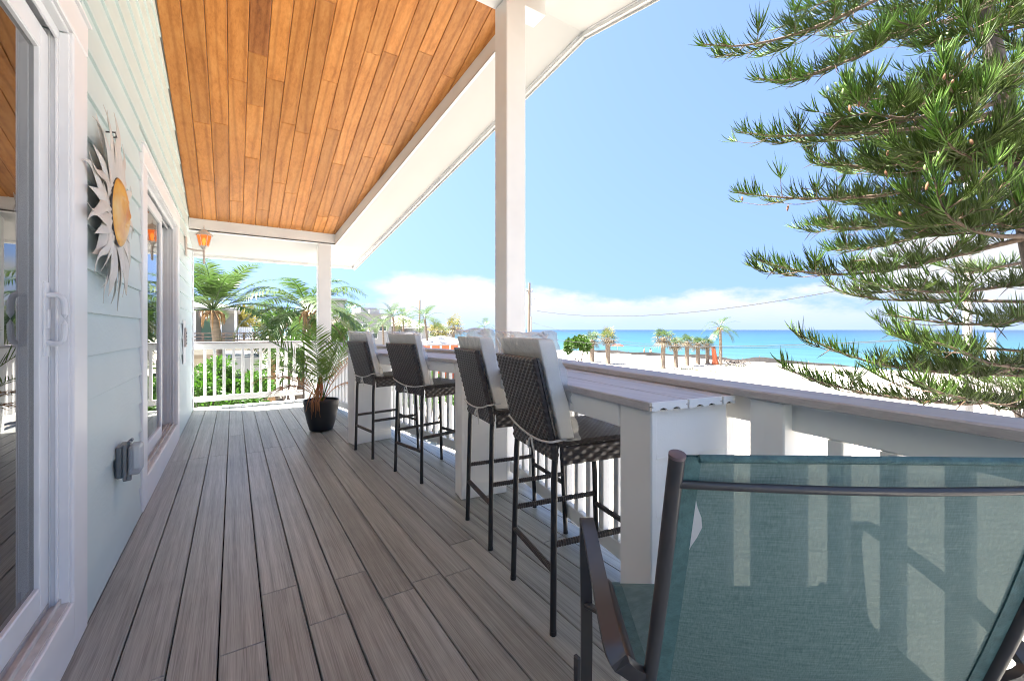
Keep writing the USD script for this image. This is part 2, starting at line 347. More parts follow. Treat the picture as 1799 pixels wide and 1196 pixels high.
def glass_mat(name, tint=(0.75, 0.8, 0.8), rough=0.0, ior=1.55):
    return material(name, {'f': ('fresnel', {'IOR': ior}), 't': ('transparent_bsdf', {'color': tint}), 'g': ('glossy_bsdf', {'color': (1, 1, 1), 'roughness': rough}),
                           'm': ('mix_closure', {})}, [('f.fac', 'm.fac'), ('t.BSDF', 'm.closure1'), ('g.BSDF', 'm.closure2')], surface='m.closure')
M['glass'] = glass_mat('door_glass', (0.6, 0.66, 0.66), 0.0, 2.1)
M['film'] = material('plastic_film', {'f': ('fresnel', {'IOR': 1.5}), 'mr': ('map_range', {'from_min': 0.035, 'from_max': 0.6, 'to_min': 0.03, 'to_max': 0.7, 'clamp': True}),
                                      't': ('transparent_bsdf', {'color': (0.98, 0.98, 0.98)}), 'g': ('glossy_bsdf', {'color': (0.95, 0.96, 0.97), 'roughness': 0.10}),
                                      'tl': ('translucent_bsdf', {'color': (0.9, 0.9, 0.9)}), 'd': ('diffuse_bsdf', {'color': (0.9, 0.9, 0.9)}), 'a': ('mix_closure', {'fac': 0.5}), 'b': ('mix_closure', {'fac': 0.45}), 'm': ('mix_closure', {})},
                     [('f.fac', 'mr.value'), ('mr.result', 'm.fac'), ('tl.BSDF', 'a.closure1'), ('d.BSDF', 'a.closure2'), ('g.BSDF', 'b.closure1'), ('a.closure', 'b.closure2'), ('t.BSDF', 'm.closure1'), ('b.closure', 'm.closure2')], surface='m.closure')
M['amber'] = material('amber_glass', {'t': ('transparent_bsdf', {'color': (1.0, 0.62, 0.35)}), 'e': ('emission', {'color': (1.0, 0.24, 0.06), 'strength': 0.17}), 'a': ('mix_closure', {'fac': 0.55})},
                      [('t.BSDF', 'a.closure1'), ('e.emission', 'a.closure2')], surface='a.closure')
M['bulb'] = material('lamp_bulb', {'e': ('emission', {'color': (1.0, 0.55, 0.22), 'strength': 0.9})}, [], surface='e.emission')
M['lamp_white'] = paint('lamp_metal', (0.62, 0.55, 0.50), 0.45, 0.06, 10.0)
M['gray_plastic'] = paint('gray_plastic', (0.17, 0.19, 0.20), 0.4, 0.1, 10.0)
M['clear_plastic'] = material('clear_plastic', {'f': ('fresnel', {'IOR': 1.6}), 't': ('transparent_bsdf', {'color': (0.93, 0.94, 0.95)}), 'p': ('principled_bsdf', {'base_color': (0.62, 0.64, 0.66), 'roughness': 0.2}),
                                                'mr': ('map_range', {'from_min': 0, 'from_max': 1, 'to_min': 0.32, 'to_max': 1.0}), 'm': ('mix_closure', {})},
                              [('f.fac', 'mr.value'), ('mr.result', 'm.fac'), ('t.BSDF', 'm.closure1'), ('p.BSDF', 'm.closure2')], surface='m.closure')
M['sun_metal'] = paint('rusty_white_metal', (0.63, 0.59, 0.53), 0.42, 0.10, 9.0, 0.1, 60, spec=0.5)
M['sun_face'] = material('sun_face_enamel', {'tc': ('texture_coordinate', {}), 'n': ('noise_texture', {'scale': 9.0, 'detail': 5.0}),
                         'r': ('rgb_ramp', {'ramp': [(0.32, (0.60, 0.22, 0.03)), (0.48, (0.72, 0.36, 0.05)), (0.7, (0.74, 0.50, 0.16))]}), 'p': ('principled_bsdf', {'roughness': 0.35})},
                         [('tc.object', 'n.vector'), ('n.fac', 'r.fac'), ('r.color', 'p.base_color')], surface='p.BSDF')
M['orange'] = paint('orange_paint', (0.62, 0.16, 0.07), 0.6, 0.15, 3.0)
M['concrete'] = paint('pale_stucco', (0.30, 0.297, 0.29), 0.8, 0.09, 0.6)
M['stucco2'] = paint('cream_stucco', (0.31, 0.27, 0.215), 0.8, 0.09, 0.6)
M['turquoise'] = paint('turquoise_paint', (0.40, 0.68, 0.66), 0.6, 0.06, 0.8)
M['green_door'] = paint('green_wall', (0.14, 0.26, 0.20), 0.6, 0.1, 1.5)
M['beige_wall'] = paint('beige_wall', (0.46, 0.42, 0.33), 0.8, 0.06, 1.0)
M['dark_glass'] = paint('dark_window', (0.06, 0.075, 0.085), 0.1, 0.2, 2.0, spec=0.6)
M['shingle'] = paint('gray_shingle', (0.34, 0.33, 0.33), 0.85, 0.15, 3.0, 0.3, 40)
M['brown_rail'] = paint('weathered_rail', (0.17, 0.13, 0.105), 0.8, 0.25, 6.0)
M['pole'] = paint('pole_timber', (0.22, 0.18, 0.14), 0.85, 0.3, 4.0, 0.4, 40, streak=(3, 3, 0.4))
M['pale_pole'] = paint('pale_pole', (0.36, 0.345, 0.32), 0.8, 0.2, 3.0, streak=(3, 3, 0.4))
M['wire'] = paint('wire_rubber', (0.03, 0.03, 0.032), 0.6, 0.1, 1.0)
M['transformer'] = paint('transformer_gray', (0.50, 0.50, 0.51), 0.5, 0.08, 3.0)
M['fence_cloth'] = paint('black_silt_cloth', (0.045, 0.042, 0.042), 0.8, 0.3, 0.8)
M['skin'] = paint('skin', (0.42, 0.25, 0.17), 0.6, 0.1, 5.0)
M['navy'] = paint('navy_cloth', (0.03, 0.035, 0.06), 0.8, 0.25, 8.0, 0.3, 60)
M['red_cloth'] = paint('red_cloth', (0.55, 0.06, 0.04), 0.7, 0.1, 5.0)

def sand_mat(name, lo, hi, grass=0.0):
    n = {'g': ('geometry', {}), 'n1': ('noise_texture', {'scale': 0.12, 'detail': 8.0, 'roughness': 0.65}), 'n2': ('noise_texture', {'scale': 0.9, 'detail': 9.0, 'roughness': 0.68}),
         'r': ('rgb_ramp', {'ramp': [(0.25, lo), (0.65, hi)]}), 'r2': ('rgb_ramp', {'ramp': [(0.56, (0, 0, 0)), (0.70, (1, 1, 1))]}),
         'gm': ('math', {'math_type': 'multiply', 'value2': grass}), 'mx': ('mix_color', {'b': (0.17, 0.165, 0.08)}), 'b': ('bump', {'strength': 0.35, 'distance': 0.06}),
         'p': ('principled_bsdf', {'roughness': 0.9, 'specular_ior_level': 0.15})}
    return material(name, n, [('g.position', 'n1.vector'), ('g.position', 'n2.vector'), ('n2.fac', 'r.fac'), ('n1.fac', 'r2.fac'), ('r2.color', 'gm.value1'),
                              ('gm.value', 'mx.fac'), ('r.color', 'mx.a'), ('mx.result', 'p.base_color'), ('n2.fac', 'b.height'), ('b.normal', 'p.normal')], surface='p.BSDF')
M['sand'] = sand_mat('dry_sand', (0.23, 0.208, 0.178), (0.395, 0.37, 0.33), 0.7)
M['beach'] = sand_mat('beach_sand', (0.33, 0.27, 0.20), (0.42, 0.35, 0.27), 0.0)
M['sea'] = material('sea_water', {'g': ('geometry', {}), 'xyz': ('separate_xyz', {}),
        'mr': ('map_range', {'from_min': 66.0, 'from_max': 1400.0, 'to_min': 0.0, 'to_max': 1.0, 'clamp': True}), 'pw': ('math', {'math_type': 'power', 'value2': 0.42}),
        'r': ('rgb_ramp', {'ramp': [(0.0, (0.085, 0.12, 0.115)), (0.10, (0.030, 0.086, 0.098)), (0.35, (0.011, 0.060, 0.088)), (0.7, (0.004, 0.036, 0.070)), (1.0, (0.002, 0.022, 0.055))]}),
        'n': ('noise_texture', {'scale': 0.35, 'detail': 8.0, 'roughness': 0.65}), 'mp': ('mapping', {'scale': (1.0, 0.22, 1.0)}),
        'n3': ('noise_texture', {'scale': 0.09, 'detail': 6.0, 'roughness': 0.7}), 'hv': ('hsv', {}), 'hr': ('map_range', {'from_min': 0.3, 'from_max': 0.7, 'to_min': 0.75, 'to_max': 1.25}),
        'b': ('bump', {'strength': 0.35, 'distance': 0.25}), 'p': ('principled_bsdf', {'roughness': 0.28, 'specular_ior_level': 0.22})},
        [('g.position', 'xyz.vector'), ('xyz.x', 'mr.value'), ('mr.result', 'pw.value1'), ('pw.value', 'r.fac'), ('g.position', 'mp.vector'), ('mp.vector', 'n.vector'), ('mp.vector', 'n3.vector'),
         ('n3.fac', 'hr.value'), ('hr.result', 'hv.value'), ('r.color', 'hv.color'), ('hv.color', 'p.base_color'), ('n.fac', 'b.height'), ('b.normal', 'p.normal')], surface='p.BSDF')

# ------------------------------------------------------------------ terrain and water
GZ = -2.85                                    # the yard lies one storey below the deck
def grid(x0, x1, y0, y1, nx, ny, zf):
    X, Y = np.meshgrid(np.linspace(x0, x1, nx), np.linspace(y0, y1, ny), indexing='ij')
    Z = zf(X, Y); v = np.stack([X, Y, Z], -1).reshape(-1, 3)
    i, j = np.meshgrid(np.arange(nx - 1), np.arange(ny - 1), indexing='ij')
    a = i * ny + j
    q = np.stack([a, a + ny, a + ny + 1, a + 1], -1).reshape(-1, 4)
    return v, np.vstack([q[:, [0, 1, 2]], q[:, [0, 2, 3]]])

def sand_z(X, Y):
    n = meshkit.fbm(np.stack([X * 0.16, Y * 0.16, X * 0], -1), 4, 3)
    amp = np.clip((np.hypot(X - 2, Y) - 9) / 20, 0.05, 1)
    slope = np.where(X > 54, -(X - 54) * 0.105, 0)
    return GZ + (n - 0.5) * 0.5 * amp + np.maximum(slope, -3.5)
obj('sand_ground', grid(-90, 84, -120, 330, 175, 300, sand_z), M['sand'], smooth=True, kind='structure')
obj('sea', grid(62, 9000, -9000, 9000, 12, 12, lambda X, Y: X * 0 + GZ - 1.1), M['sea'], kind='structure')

# ------------------------------------------------------------------ plan of the porch
WX = -0.485                                   # face of the house wall
F = lambda y: 1.537 - 0.147 * (y - 3.736)     # rail cap edge, stretch beyond the middle post
N = lambda y: 1.468 + 0.187 * (y - 1.534)     # rail cap edge, stretch on this side of it
YV = (1.468 - 0.187 * 1.534 - 1.537 - 0.147 * 3.736) / (-0.147 - 0.187)
YFAR, YNEAR = 7.78, -5.0
def rail_x(y): return np.where(y > YV, F(y), N(y))
RIDGE = 2.90
ZC = lambda y: 2.603 + 0.345 * (6.96 - RIDGE) - 0.345 * abs(y - RIDGE)      # ceiling height
beam_far = lambda y: 1.289 - 0.195 * (y - 7.04)
beam_near = lambda y: beam_far(RIDGE) + 0.19 * (y - RIDGE)
rake_far = lambda y: 1.74 - 0.2013 * (y - 7.64)
rake_near = lambda y: rake_far(RIDGE) + 0.19 * (y - RIDGE)
def beam_x(y): return beam_far(y) if y > RIDGE else beam_near(y)
def rake_x(y): return rake_far(y) if y > RIDGE else rake_near(y)

# ------------------------------------------------------------------ deck floor
deck = thing('deck_floor', kind='structure')
P = 0.1445
joints = {}
def deck_col(x): return int(math.floor((x + 0.334) / P)) + 1
for u, v in ((427, 1138), (576, 1087), (317, 809), (383, 800), (448, 794), (508, 785), (562, 777), (803, 1005), (704, 1040), (966, 949), (277, 1190)):
    d = EYE * 750 / (v - 579); p = at(u, 579, d); joints.setdefault(deck_col(p[0]), []).append(p[1])
edges = [WX + 0.004] + [-0.334 + P * k for k in range(20)]
for k in range(len(edges) - 1):
    x0, x1 = edges[k] + 0.0026, edges[k + 1] - 0.0026
    if k == 0: x0 = edges[0]
    js = sorted(joints.get(k, []))
    y = YNEAR; cuts = [YNEAR]
    lo = js[0] - 1.6 - 2.0 * rng.random() if js else -1.7 + 1.0 + 3.2 * rng.random()
    pts = ([lo] if lo > YNEAR + 0.5 else []) + js
    while pts[-1:] and pts[-1] < YFAR - 2.4 and len(pts) < 4: pts.append(pts[-1] + 2.6 + 1.4 * rng.random())
    cuts += [p for p in pts if p < YFAR - 0.6] + [YFAR]
    for a, b in zip(cuts[:-1], cuts[1:]):
        board = sbox(x0, a + 0.0012, x1, b - 0.0012)
        outline = Polygon([(-3, YNEAR), (N(-1.5) + 0.16, YNEAR), (N(-1.5) + 0.16, -1.5), (N(YV) + 0.16, YV), (F(YFAR) + 0.16, YFAR), (-3, YFAR)])
        g = board.intersection(outline)
        if g.is_empty or g.area < 0.004: continue
        g = Polygon(g.exterior.coords[:-1] if g.geom_type == 'Polygon' else max(g.geoms, key=lambda q: q.area).exterior.coords[:-1])
        g = g.convex_hull
        obj('deck_board', prism(g, -0.024, 0.0, b_top=0.0028), M['deck'], deck)
obj('joist_bed', bx(WX + 0.01, 1.0, YNEAR, YFAR - 0.01, -0.20, -0.032, 0), M['gap'], deck)
obj('edge_board', bx(WX, F(YFAR) + 0.18, YFAR + 0.002, YFAR + 0.028, -0.25, 0.004, 0.003), M['white'], deck)
c0, c1, c2 = np.array([N(-1.5) + 0.17, -1.5]), np.array([N(YV) + 0.17, YV]), np.array([F(YFAR) + 0.17, YFAR])
for a, b in ((np.array([N(-1.5) + 0.17, YNEAR]), c0), (c0, c1), (c1, c2)):
    obj('edge_board', bar((*a, -0.125), (*b, -0.125), 0.025, 0.25), M['white'], deck)
for y in (-4.6, 2.8, 7.5):
    obj('support_post', bx(1.0, 1.16, y, y + 0.16, -3.2, -0.21), M['white'], deck)

# ------------------------------------------------------------------ house: walls, siding, sliding doors, porch roof
house = thing('beach_house', 'aqua lap-sided house with white sliding doors and timber porch ceiling beside the deck', 'house')
HY0, HY1, HX0 = -6.0, 7.62, -5.5
DOORS = ((-1.2, 2.117, 2.20), (3.67, 5.50, 2.20))          # clear openings along the wall, head height
SILL = 0.19
# solid wall behind the siding, in pieces round the openings
wz0, wz1 = -3.3, 2.30
segs = [(HY0, DOORS[0][0]), (DOORS[0][1], DOORS[1][0]), (DOORS[1][1], HY1)]
wall = [bx(-0.66, WX - 0.014, a, b, wz0, wz1, 0) for a, b in segs]
for a, b, h in DOORS:
    wall += [bx(-0.66, WX - 0.014, a, b, h, wz1, 0), bx(-0.66, WX - 0.014, a, b, wz0, SILL - 0.03, 0)]
gable = Polygon([(HY0, wz1), (HY1, wz1), (HY1, max(wz1 + 0.01, ZC(HY1) + 0.1)), (RIDGE, ZC(RIDGE) + 0.12), (HY0, max(wz1 + 0.01, ZC(HY0) + 0.1))])
gv, gf = extrude(gable, 0.16); wall.append((np.c_[gv[:, 2] - 0.66, gv[:, 0], gv[:, 1]], gf))
wall += [bx(HX0, -0.66, HY1 - 0.16, HY1, wz0, wz1 + 0.2, 0), bx(HX0, -0.66, HY0, HY0 + 0.16, wz0, wz1 + 0.2, 0), bx(HX0 - 0.16, HX0, HY0, HY1, wz0, wz1 + 0.2, 0)]
obj('wall', join(wall), M['siding'], house)
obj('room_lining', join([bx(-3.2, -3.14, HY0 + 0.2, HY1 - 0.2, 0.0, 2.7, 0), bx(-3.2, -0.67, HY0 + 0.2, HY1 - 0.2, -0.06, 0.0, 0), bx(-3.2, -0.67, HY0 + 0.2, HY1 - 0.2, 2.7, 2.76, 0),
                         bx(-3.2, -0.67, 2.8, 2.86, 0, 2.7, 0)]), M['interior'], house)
# lap siding: each course a tapered board, cut round the door casings
EXPO = 0.1736
CAS = 0.168
cas = [(a - CAS, b + CAS, h + 0.115) for a, b, h in DOORS]
z = 2.259 - 14 * EXPO
course = 0
while z < ZC(RIDGE):
    z0, z1 = max(z, 0.004), z + EXPO + 0.022
    def ylim(zz):      # below the sloping ceiling
        if zz <= ZC(HY1): return -1.0, HY1 - 0.09
        r = (ZC(RIDGE) - zz) / 0.345
        return max(-1.0, RIDGE - r), min(HY1 - 0.09, RIDGE + r)
    if z1 > 0.02:
        a0, b0 = ylim(z0 + 0.02); a1, b1 = ylim(z1 - 0.01)
        spans = [(a0, b0)]
        for ca, cb, ch in cas:
            nxt = []
            for a, b in spans:
                if z0 < ch - 0.01 and ca < b and cb > a:
                    if ca - a > 0.02: nxt.append((a, ca))
                    if b - cb > 0.02: nxt.append((cb, b))
                else: nxt.append((a, b))
            spans = nxt
        for a, b in spans:
            cuts = [a] + ([a + (b - a) * (0.3 + 0.4 * rng.random())] if b - a > 3.0 else []) + [b]
            for s, e in zip(cuts[:-1], cuts[1:]):
                bt, at1 = min(e, b1 if e == b0 else e), max(s, a1 if s == a0 else s)
                e_, s_ = e - 0.0015, s + 0.0015
                zt = z1 if z1 < ch or True else z1
                pts_b = [(WX - 0.011, z0), (WX + 0.0035, z0), (WX + 0.005, z0 + 0.0015), (WX - 0.0095, zt)]
                r0 = np.array([(x, s_ if zz < z1 - 0.05 else max(s_, at1), zz) for x, zz in pts_b])
                r1 = np.array([(x, e_ if zz < z1 - 0.05 else min(e_, bt), zz) for x, zz in pts_b])
                r0[3], r1[3] = (pts_b[3][0], max(s_, at1), zt), (pts_b[3][0], min(e_, bt), zt)
                if r1[3][1] - r0[3][1] < 0.02: continue
                back0, back1 = r0[3].copy(), r1[3].copy(); back0[0] = back1[0] = WX - 0.0125
                v, f = loft([np.vstack([r0, back0]), np.vstack([r1, back1])])
                obj('siding_board', (v, f[:, ::-1]), M['siding'], house)
    z += EXPO
obj('corner_trim', join([bx(WX - 0.02, WX + 0.012, HY1 - 0.088, HY1 + 0.012, 0.004, ZC(HY1) - 0.02, 0.003), bx(WX - 0.12, WX - 0.02, HY1, HY1 + 0.014, 0.004, ZC(HY1) - 0.02, 0.003)]), M['trim'], house)

def sliding_door(a, b, h, stiles, handle_y):
    """A white sliding door set back in its casing: frame and tracks, panes between stiles."""
    d = thing('sliding_door', parent=house)
    fx = WX + 0.012
    for ya, yb in ((a - CAS, a), (b, b + CAS)): obj('casing', bx(WX - 0.02, fx, ya, yb, 0.004, h, 0.004), M['trim'], d)
    obj('head_casing', bx(WX - 0.02, fx + 0.002, a - CAS, b + CAS, h + 0.001, h + 0.118, 0.004), M['trim'], d)
    obj('drip_cap', bx(WX - 0.02, fx + 0.012, a - CAS - 0.01, b + CAS + 0.01, h + 0.119, h + 0.128, 0.002), M['trim'], d)
    obj('sill_board', bx(WX - 0.02, fx + 0.001, a + 0.001, b - 0.001, 0.004, SILL - 0.002, 0.004), M['trim'], d)
    # jambs with track ribs, head and sill tracks
    for yy, sgn in ((a, 1), (b, -1)):
        m = [bx(-0.655, WX + 0.002, min(yy, yy + sgn * 0.012), max(yy, yy + sgn * 0.012), SILL, h - 0.013, 0.002)]
        for xx, w in ((-0.512, 0.008), (-0.530, 0.004), (-0.553, 0.006)):
            m.append(bx(xx - w / 2, xx + w / 2, min(yy + sgn * 0.012, yy + sgn * 0.024), max(yy + sgn * 0.012, yy + sgn * 0.024), SILL, h - 0.014, 0.0015))
        obj('jamb', join(m), M['vinyl'], d)
    m = [bx(-0.655, WX + 0.002, a + 0.0125, b - 0.0125, h - 0.012, h - 0.0005, 0.002)]
    for xx, w in ((-0.512, 0.010), (-0.553, 0.008)): m.append(bx(xx - w / 2, xx + w / 2, a + 0.013, b - 0.013, h - 0.045, h - 0.0125, 0.002))
    obj('head_track', join(m), M['vinyl'], d)
    m = [bx(-0.655, WX + 0.004, a + 0.0125, b - 0.0125, SILL - 0.0015, SILL + 0.006, 0.002)]
    for xx, w in ((-0.505, 0.006), (-0.532, 0.005), (-0.548, 0.010)): m.append(bx(xx - w / 2, xx + w / 2, a + 0.013, b - 0.013, SILL + 0.0065, SILL + 0.024, 0.002))
    obj('sill_track', join(m), M['sill'], d)
    # panels
    z0, z1 = SILL + 0.026, h - 0.048
    for k, (y0, y1, x) in enumerate(stiles):
        s = thing('door_panel', parent=d)
        obj('panel_frame', join([bx(x - 0.022, x + 0.016, y0, y0 + 0.072, z0, z1, 0.004), bx(x - 0.022, x + 0.016, y1 - 0.072, y1, z0, z1, 0.004),
                                 bx(x - 0.022, x + 0.0155, y0 + 0.0722, y1 - 0.0722, z0, z0 + 0.09, 0.004), bx(x - 0.022, x + 0.0155, y0 + 0.0722, y1 - 0.0722, z1 - 0.08, z1, 0.004)]), M['vinyl'], s)
        obj('pane', bx(x - 0.006, x + 0.001, y0 + 0.0726, y1 - 0.0726, z0 + 0.0904, z1 - 0.0804, 0), M['glass'], s)
        if handle_y is not None and k == 0:
            y = handle_y; zc = 1.185; hx = x + 0.016
            pts = [(hx, y, zc + 0.078), (hx + 0.030, y, zc + 0.085), (hx + 0.046, y, zc + 0.070), (hx + 0.048, y, zc), (hx + 0.046, y, zc - 0.070), (hx + 0.030, y, zc - 0.085), (hx, y, zc - 0.078)]
            t = np.linspace(0, 1, 25); pp = np.array(pts); q = np.array([np.interp(t, np.linspace(0, 1, 7), pp[:, i]) for i in range(3)]).T
            for _ in range(2): q[1:-1] = (q[:-2] + 2 * q[1:-1] + q[2:]) / 4
            obj('handle', join([tube(q, 0.0085, 10), bx(hx, hx + 0.006, y - 0.017, y + 0.017, zc - 0.125, zc + 0.125, 0.002), bx(hx + 0.005, hx + 0.012, y - 0.008, y + 0.008, zc - 0.03, zc + 0.03, 0.002)]), M['vinyl'], s)
    return d
a, b, h = DOORS[0]
sliding_door(a, b, h, ((0.42, b - 0.03, -0.545), (a + 0.02, 0.50, -0.602)), b - 0.03 - 0.036)
a, b, h = DOORS[1]
sliding_door(a, b, h, ((4.42, b - 0.03, -0.602), (a + 0.03, 4.86, -0.545)), None)

EF, EN = 7.64, 0.0
# porch roof: timber planks between the beams, white soffit outside them
PW = 0.1465
x = WX + 0.004; k = 0
while x < beam_far(RIDGE):
    x0, x1 = x + 0.0017, x + PW - 0.0017
    for side in (1, -1):
        ya, yb = (RIDGE + 0.001, 6.958) if side == 1 else (EN + 0.05, RIDGE - 0.001)
        cuts = [ya]; y = ya + 0.3 + 2.2 * rng.random()
        while y < yb - 0.35: cuts.append(y); y += 0.7 + 2.0 * rng.random()
        stained = None
        if side == 1:                      # one plank end is stained dark where rain once came in
            q = at(456, 97, 1.0); sl = (2.603 + 0.345 * 6.96 - EYE) / ((q[2] - EYE) + 0.345 * q[1]); qx, qy = q[0] * sl, q[1] * sl
            if x0 < qx < x1: cuts = [c for c in cuts if abs(c - qy) > 0.5] + [qy]; cuts.sort(); stained = qy
        cuts.append(yb)
        line = Polygon([(WX, RIDGE - 5), (beam_near(RIDGE - 5), RIDGE - 5), (beam_far(RIDGE), RIDGE), (beam_far(7.2), 7.2), (WX, 7.2)])
        for a, b in zip(cuts[:-1], cuts[1:]):
            g = sbox(x0, a + 0.0008, x1, b - 0.0008).intersection(line)
            if g.is_empty or g.area < 0.003: continue
            g = g.convex_hull
            lift = 0.0015 * rng.random()
            obj('ceiling_plank', prism(g, lift, 0.02, b_bot=0.0045, zf=lambda X, Y: 2.603 + 0.345 * (6.96 - RIDGE) - 0.345 * np.abs(Y - RIDGE)), M['ceiling_dark' if stained is not None and abs(b - stained) < 0.01 else 'ceiling'], house)
    x += PW; k += 1

def slab(poly, dz0, dz1):
    """A sheet under one roof slope, dz0..dz1 measured from the ceiling plane."""
    return prism(Polygon(poly), dz0, dz1, zf=lambda X, Y: 2.603 + 0.345 * (6.96 - RIDGE) - 0.345 * np.abs(Y - RIDGE))
yB = 6.96
roof_far = [(HX0 - 0.5, RIDGE), (rake_far(RIDGE), RIDGE), (rake_far(EF), EF), (HX0 - 0.5, EF)]
roof_near = [(HX0 - 0.5, EN), (rake_near(EN), EN), (rake_near(RIDGE), RIDGE), (HX0 - 0.5, RIDGE)]
obj('roof', join([slab(roof_far, 0.03, 0.14), slab(roof_near, 0.03, 0.14), slab([(HX0 - 0.5, RIDGE - 4.74), (WX, RIDGE - 4.74), (WX, EN), (HX0 - 0.5, EN)], 0.03, 0.14)]), M['roofing'], house)
SD = -0.150                                    # soffit lies this far under the ceiling
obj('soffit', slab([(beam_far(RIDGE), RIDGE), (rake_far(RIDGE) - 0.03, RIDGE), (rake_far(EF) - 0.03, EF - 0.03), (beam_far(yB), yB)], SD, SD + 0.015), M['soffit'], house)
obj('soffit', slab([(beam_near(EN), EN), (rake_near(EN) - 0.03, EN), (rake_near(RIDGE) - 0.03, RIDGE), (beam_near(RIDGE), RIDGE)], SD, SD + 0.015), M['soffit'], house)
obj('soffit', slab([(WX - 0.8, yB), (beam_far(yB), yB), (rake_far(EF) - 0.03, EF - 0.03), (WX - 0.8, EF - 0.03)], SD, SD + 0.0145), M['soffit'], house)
def rake_board(xf_, ya, yb, off0, off1, dz0, dz1):
    return slab([(xf_(ya) + off0, ya), (xf_(ya) + off1, ya), (xf_(yb) + off1, yb), (xf_(yb) + off0, yb)], dz0, dz1)
obj('rake_beam', rake_board(beam_far, RIDGE, yB, 0.0, 0.03, SD - 0.004, 0.028), M['white'], house)
obj('rake_beam', rake_board(beam_near, EN, RIDGE - 0.001, 0.0, 0.03, SD - 0.004, 0.028), M['white'], house)
obj('eave_beam', slab([(WX, yB), (beam_far(yB) + 0.03, yB), (beam_far(yB) + 0.03, yB + 0.03), (WX, yB + 0.03)], SD - 0.004, 0.028), M['white'], house)
obj('fascia', rake_board(rake_far, RIDGE, EF, -0.03, 0.0, SD - 0.035, 0.15), M['white'], house)
obj('fascia', rake_board(rake_near, EN, RIDGE - 0.001, -0.03, 0.0, SD - 0.035, 0.15), M['white'], house)
obj('fascia', slab([(WX - 0.8, EF - 0.03), (rake_far(EF) - 0.031, EF - 0.03), (rake_far(EF) - 0.031, EF), (WX - 0.8, EF)], SD - 0.030, 0.15), M['white'], house)
obj('drip_edge', join([rake_board(rake_far, RIDGE, EF, 0.001, 0.012, SD - 0.052, SD + 0.06), rake_board(rake_near, EN, RIDGE - 0.002, 0.001, 0.012, SD - 0.052, SD + 0.06)]), M['soffit'], house)
obj('shadow_bead', join([rake_board(rake_near, EN + 0.1, RIDGE - 0.10, -0.045, -0.031, SD - 0.006, SD - 0.0005), rake_board(rake_far, RIDGE + 0.05, EF - 0.1, -0.042, -0.031, SD - 0.010, SD - 0.0005)]), M['trim'], house)
PX0, PX1, PY0, PY1 = 1.722, 1.897, 2.712, 2.886
obj('ridge_beam', bx(WX, beam_far(RIDGE) - 0.002, PY0 + 0.004, PY1 - 0.004, 3.66, ZC(RIDGE) + 0.01, 0.004), M['white'], house)
obj('porch_post', bx(PX0, PX1, PY0, PY1, -3.2, 3.665, 0.006), M['white'], house, label='white square porch post at the bend of the bar')
obj('porch_post', bx(1.072, 1.252, 6.97, 7.15, -3.2, 2.47, 0.006), M['white'], house, label='white square porch post behind the potted palm')

# ------------------------------------------------------------------ railing
CAPZ0, CAPZ1, CW = 0.943, 0.968, 0.150
def railing(name, label, pts, along, posts=()):
    r = thing(name, label, 'railing', 'railings round the deck')
    p, q = np.array(pts[0], float), np.array(pts[1], float); d = (q - p) / np.linalg.norm(q - p); nrm = np.array([d[1], -d[0]]) * along
    off = lambda w: (p + nrm * w, q + nrm * w)
    def strip(w0, w1, e0=0.0, e1=0.0):
        a0, b0 = off(w0); a1, b1 = off(w1); return Polygon([a0 - d * e0, a1 - d * e0, b1 + d * e1, b0 + d * e1])
    return r, p, q, d, nrm, strip, off

def build_rail(name, label, p, q, out, mit0=0.0, mit1=0.0, posts=(), cap_to=0.0):
    r, p, q, d, nrm, strip, off = railing(name, label, (p, q), out)
    L = np.linalg.norm(q - p)
    def quad(w0, w1):
        return Polygon([p + nrm * w0 + d * mit0 * w0, p + nrm * w1 + d * mit0 * w1, q + nrm * w1 - d * mit1 * w1, q + nrm * w0 - d * mit1 * w0])
    obj('cap', prism(quad(0.0, CW), CAPZ0, CAPZ1, b_top=0.004, b_bot=0.003), M['cap'], r)
    mid = CW / 2
    def rail(w, z0, z1, t):
        a, b = p + nrm * w, q + nrm * w
        return bar((*a, (z0 + z1) / 2), (*b, (z0 + z1) / 2), t, z1 - z0, 0.004)
    obj('top_rail', rail(mid, 0.858, CAPZ0 - 0.001, 0.040), M['rail_white'], r)
    obj('bottom_rail', rail(mid, 0.085, 0.165, 0.040), M['rail_white'], r)
    n = int(L / 0.118); 
    for k in range(1, n):
        c = p + d * (k * L / n) + nrm * mid
        if any(abs(k * L / n - s) < 0.10 for s, _ in posts): continue
        obj('baluster', obox((*c, 0.5115), np.array([[*d, 0], [*nrm, 0], [0, 0, 1]]), (0.0195, 0.0195, 0.3455), 0.003), M['rail_white'], r)
    for s, w in posts:
        c = p + d * s + nrm * (mid + 0.0)
        obj('rail_post', obox((*c, 0.4705), np.array([[*d, 0], [*nrm, 0], [0, 0, 1]]), (w / 2, w / 2, 0.4695), 0.004), M['rail_white'], r)
    return r
mn = math.tan((math.atan(0.147) + math.atan(0.187)) / 2)
pn, pv, pf = np.array([N(-1.5), -1.5]), np.array([N(YV), YV]), np.array([F(7.70), 7.70])
Ln = np.linalg.norm(pv - pn)
build_rail('deck_railing', 'grey-capped white railing running behind the teal chair and bar to the middle post', pn, pv, 1, 0, -mn, posts=((2.19, 0.11), (0.06, 0.11)))
build_rail('deck_railing', 'grey-capped white railing running from the middle post to the far corner behind the potted palm', pv, pf, 1, -mn, 0, posts=((np.linalg.norm(pf - pv) - 0.06, 0.11),))
build_rail('deck_railing', 'white balustrade across the far end of the deck between the house and the potted palm', (WX + 0.012, 7.70), (F(7.70) - 0.002, 7.70), -1, 0, 0)

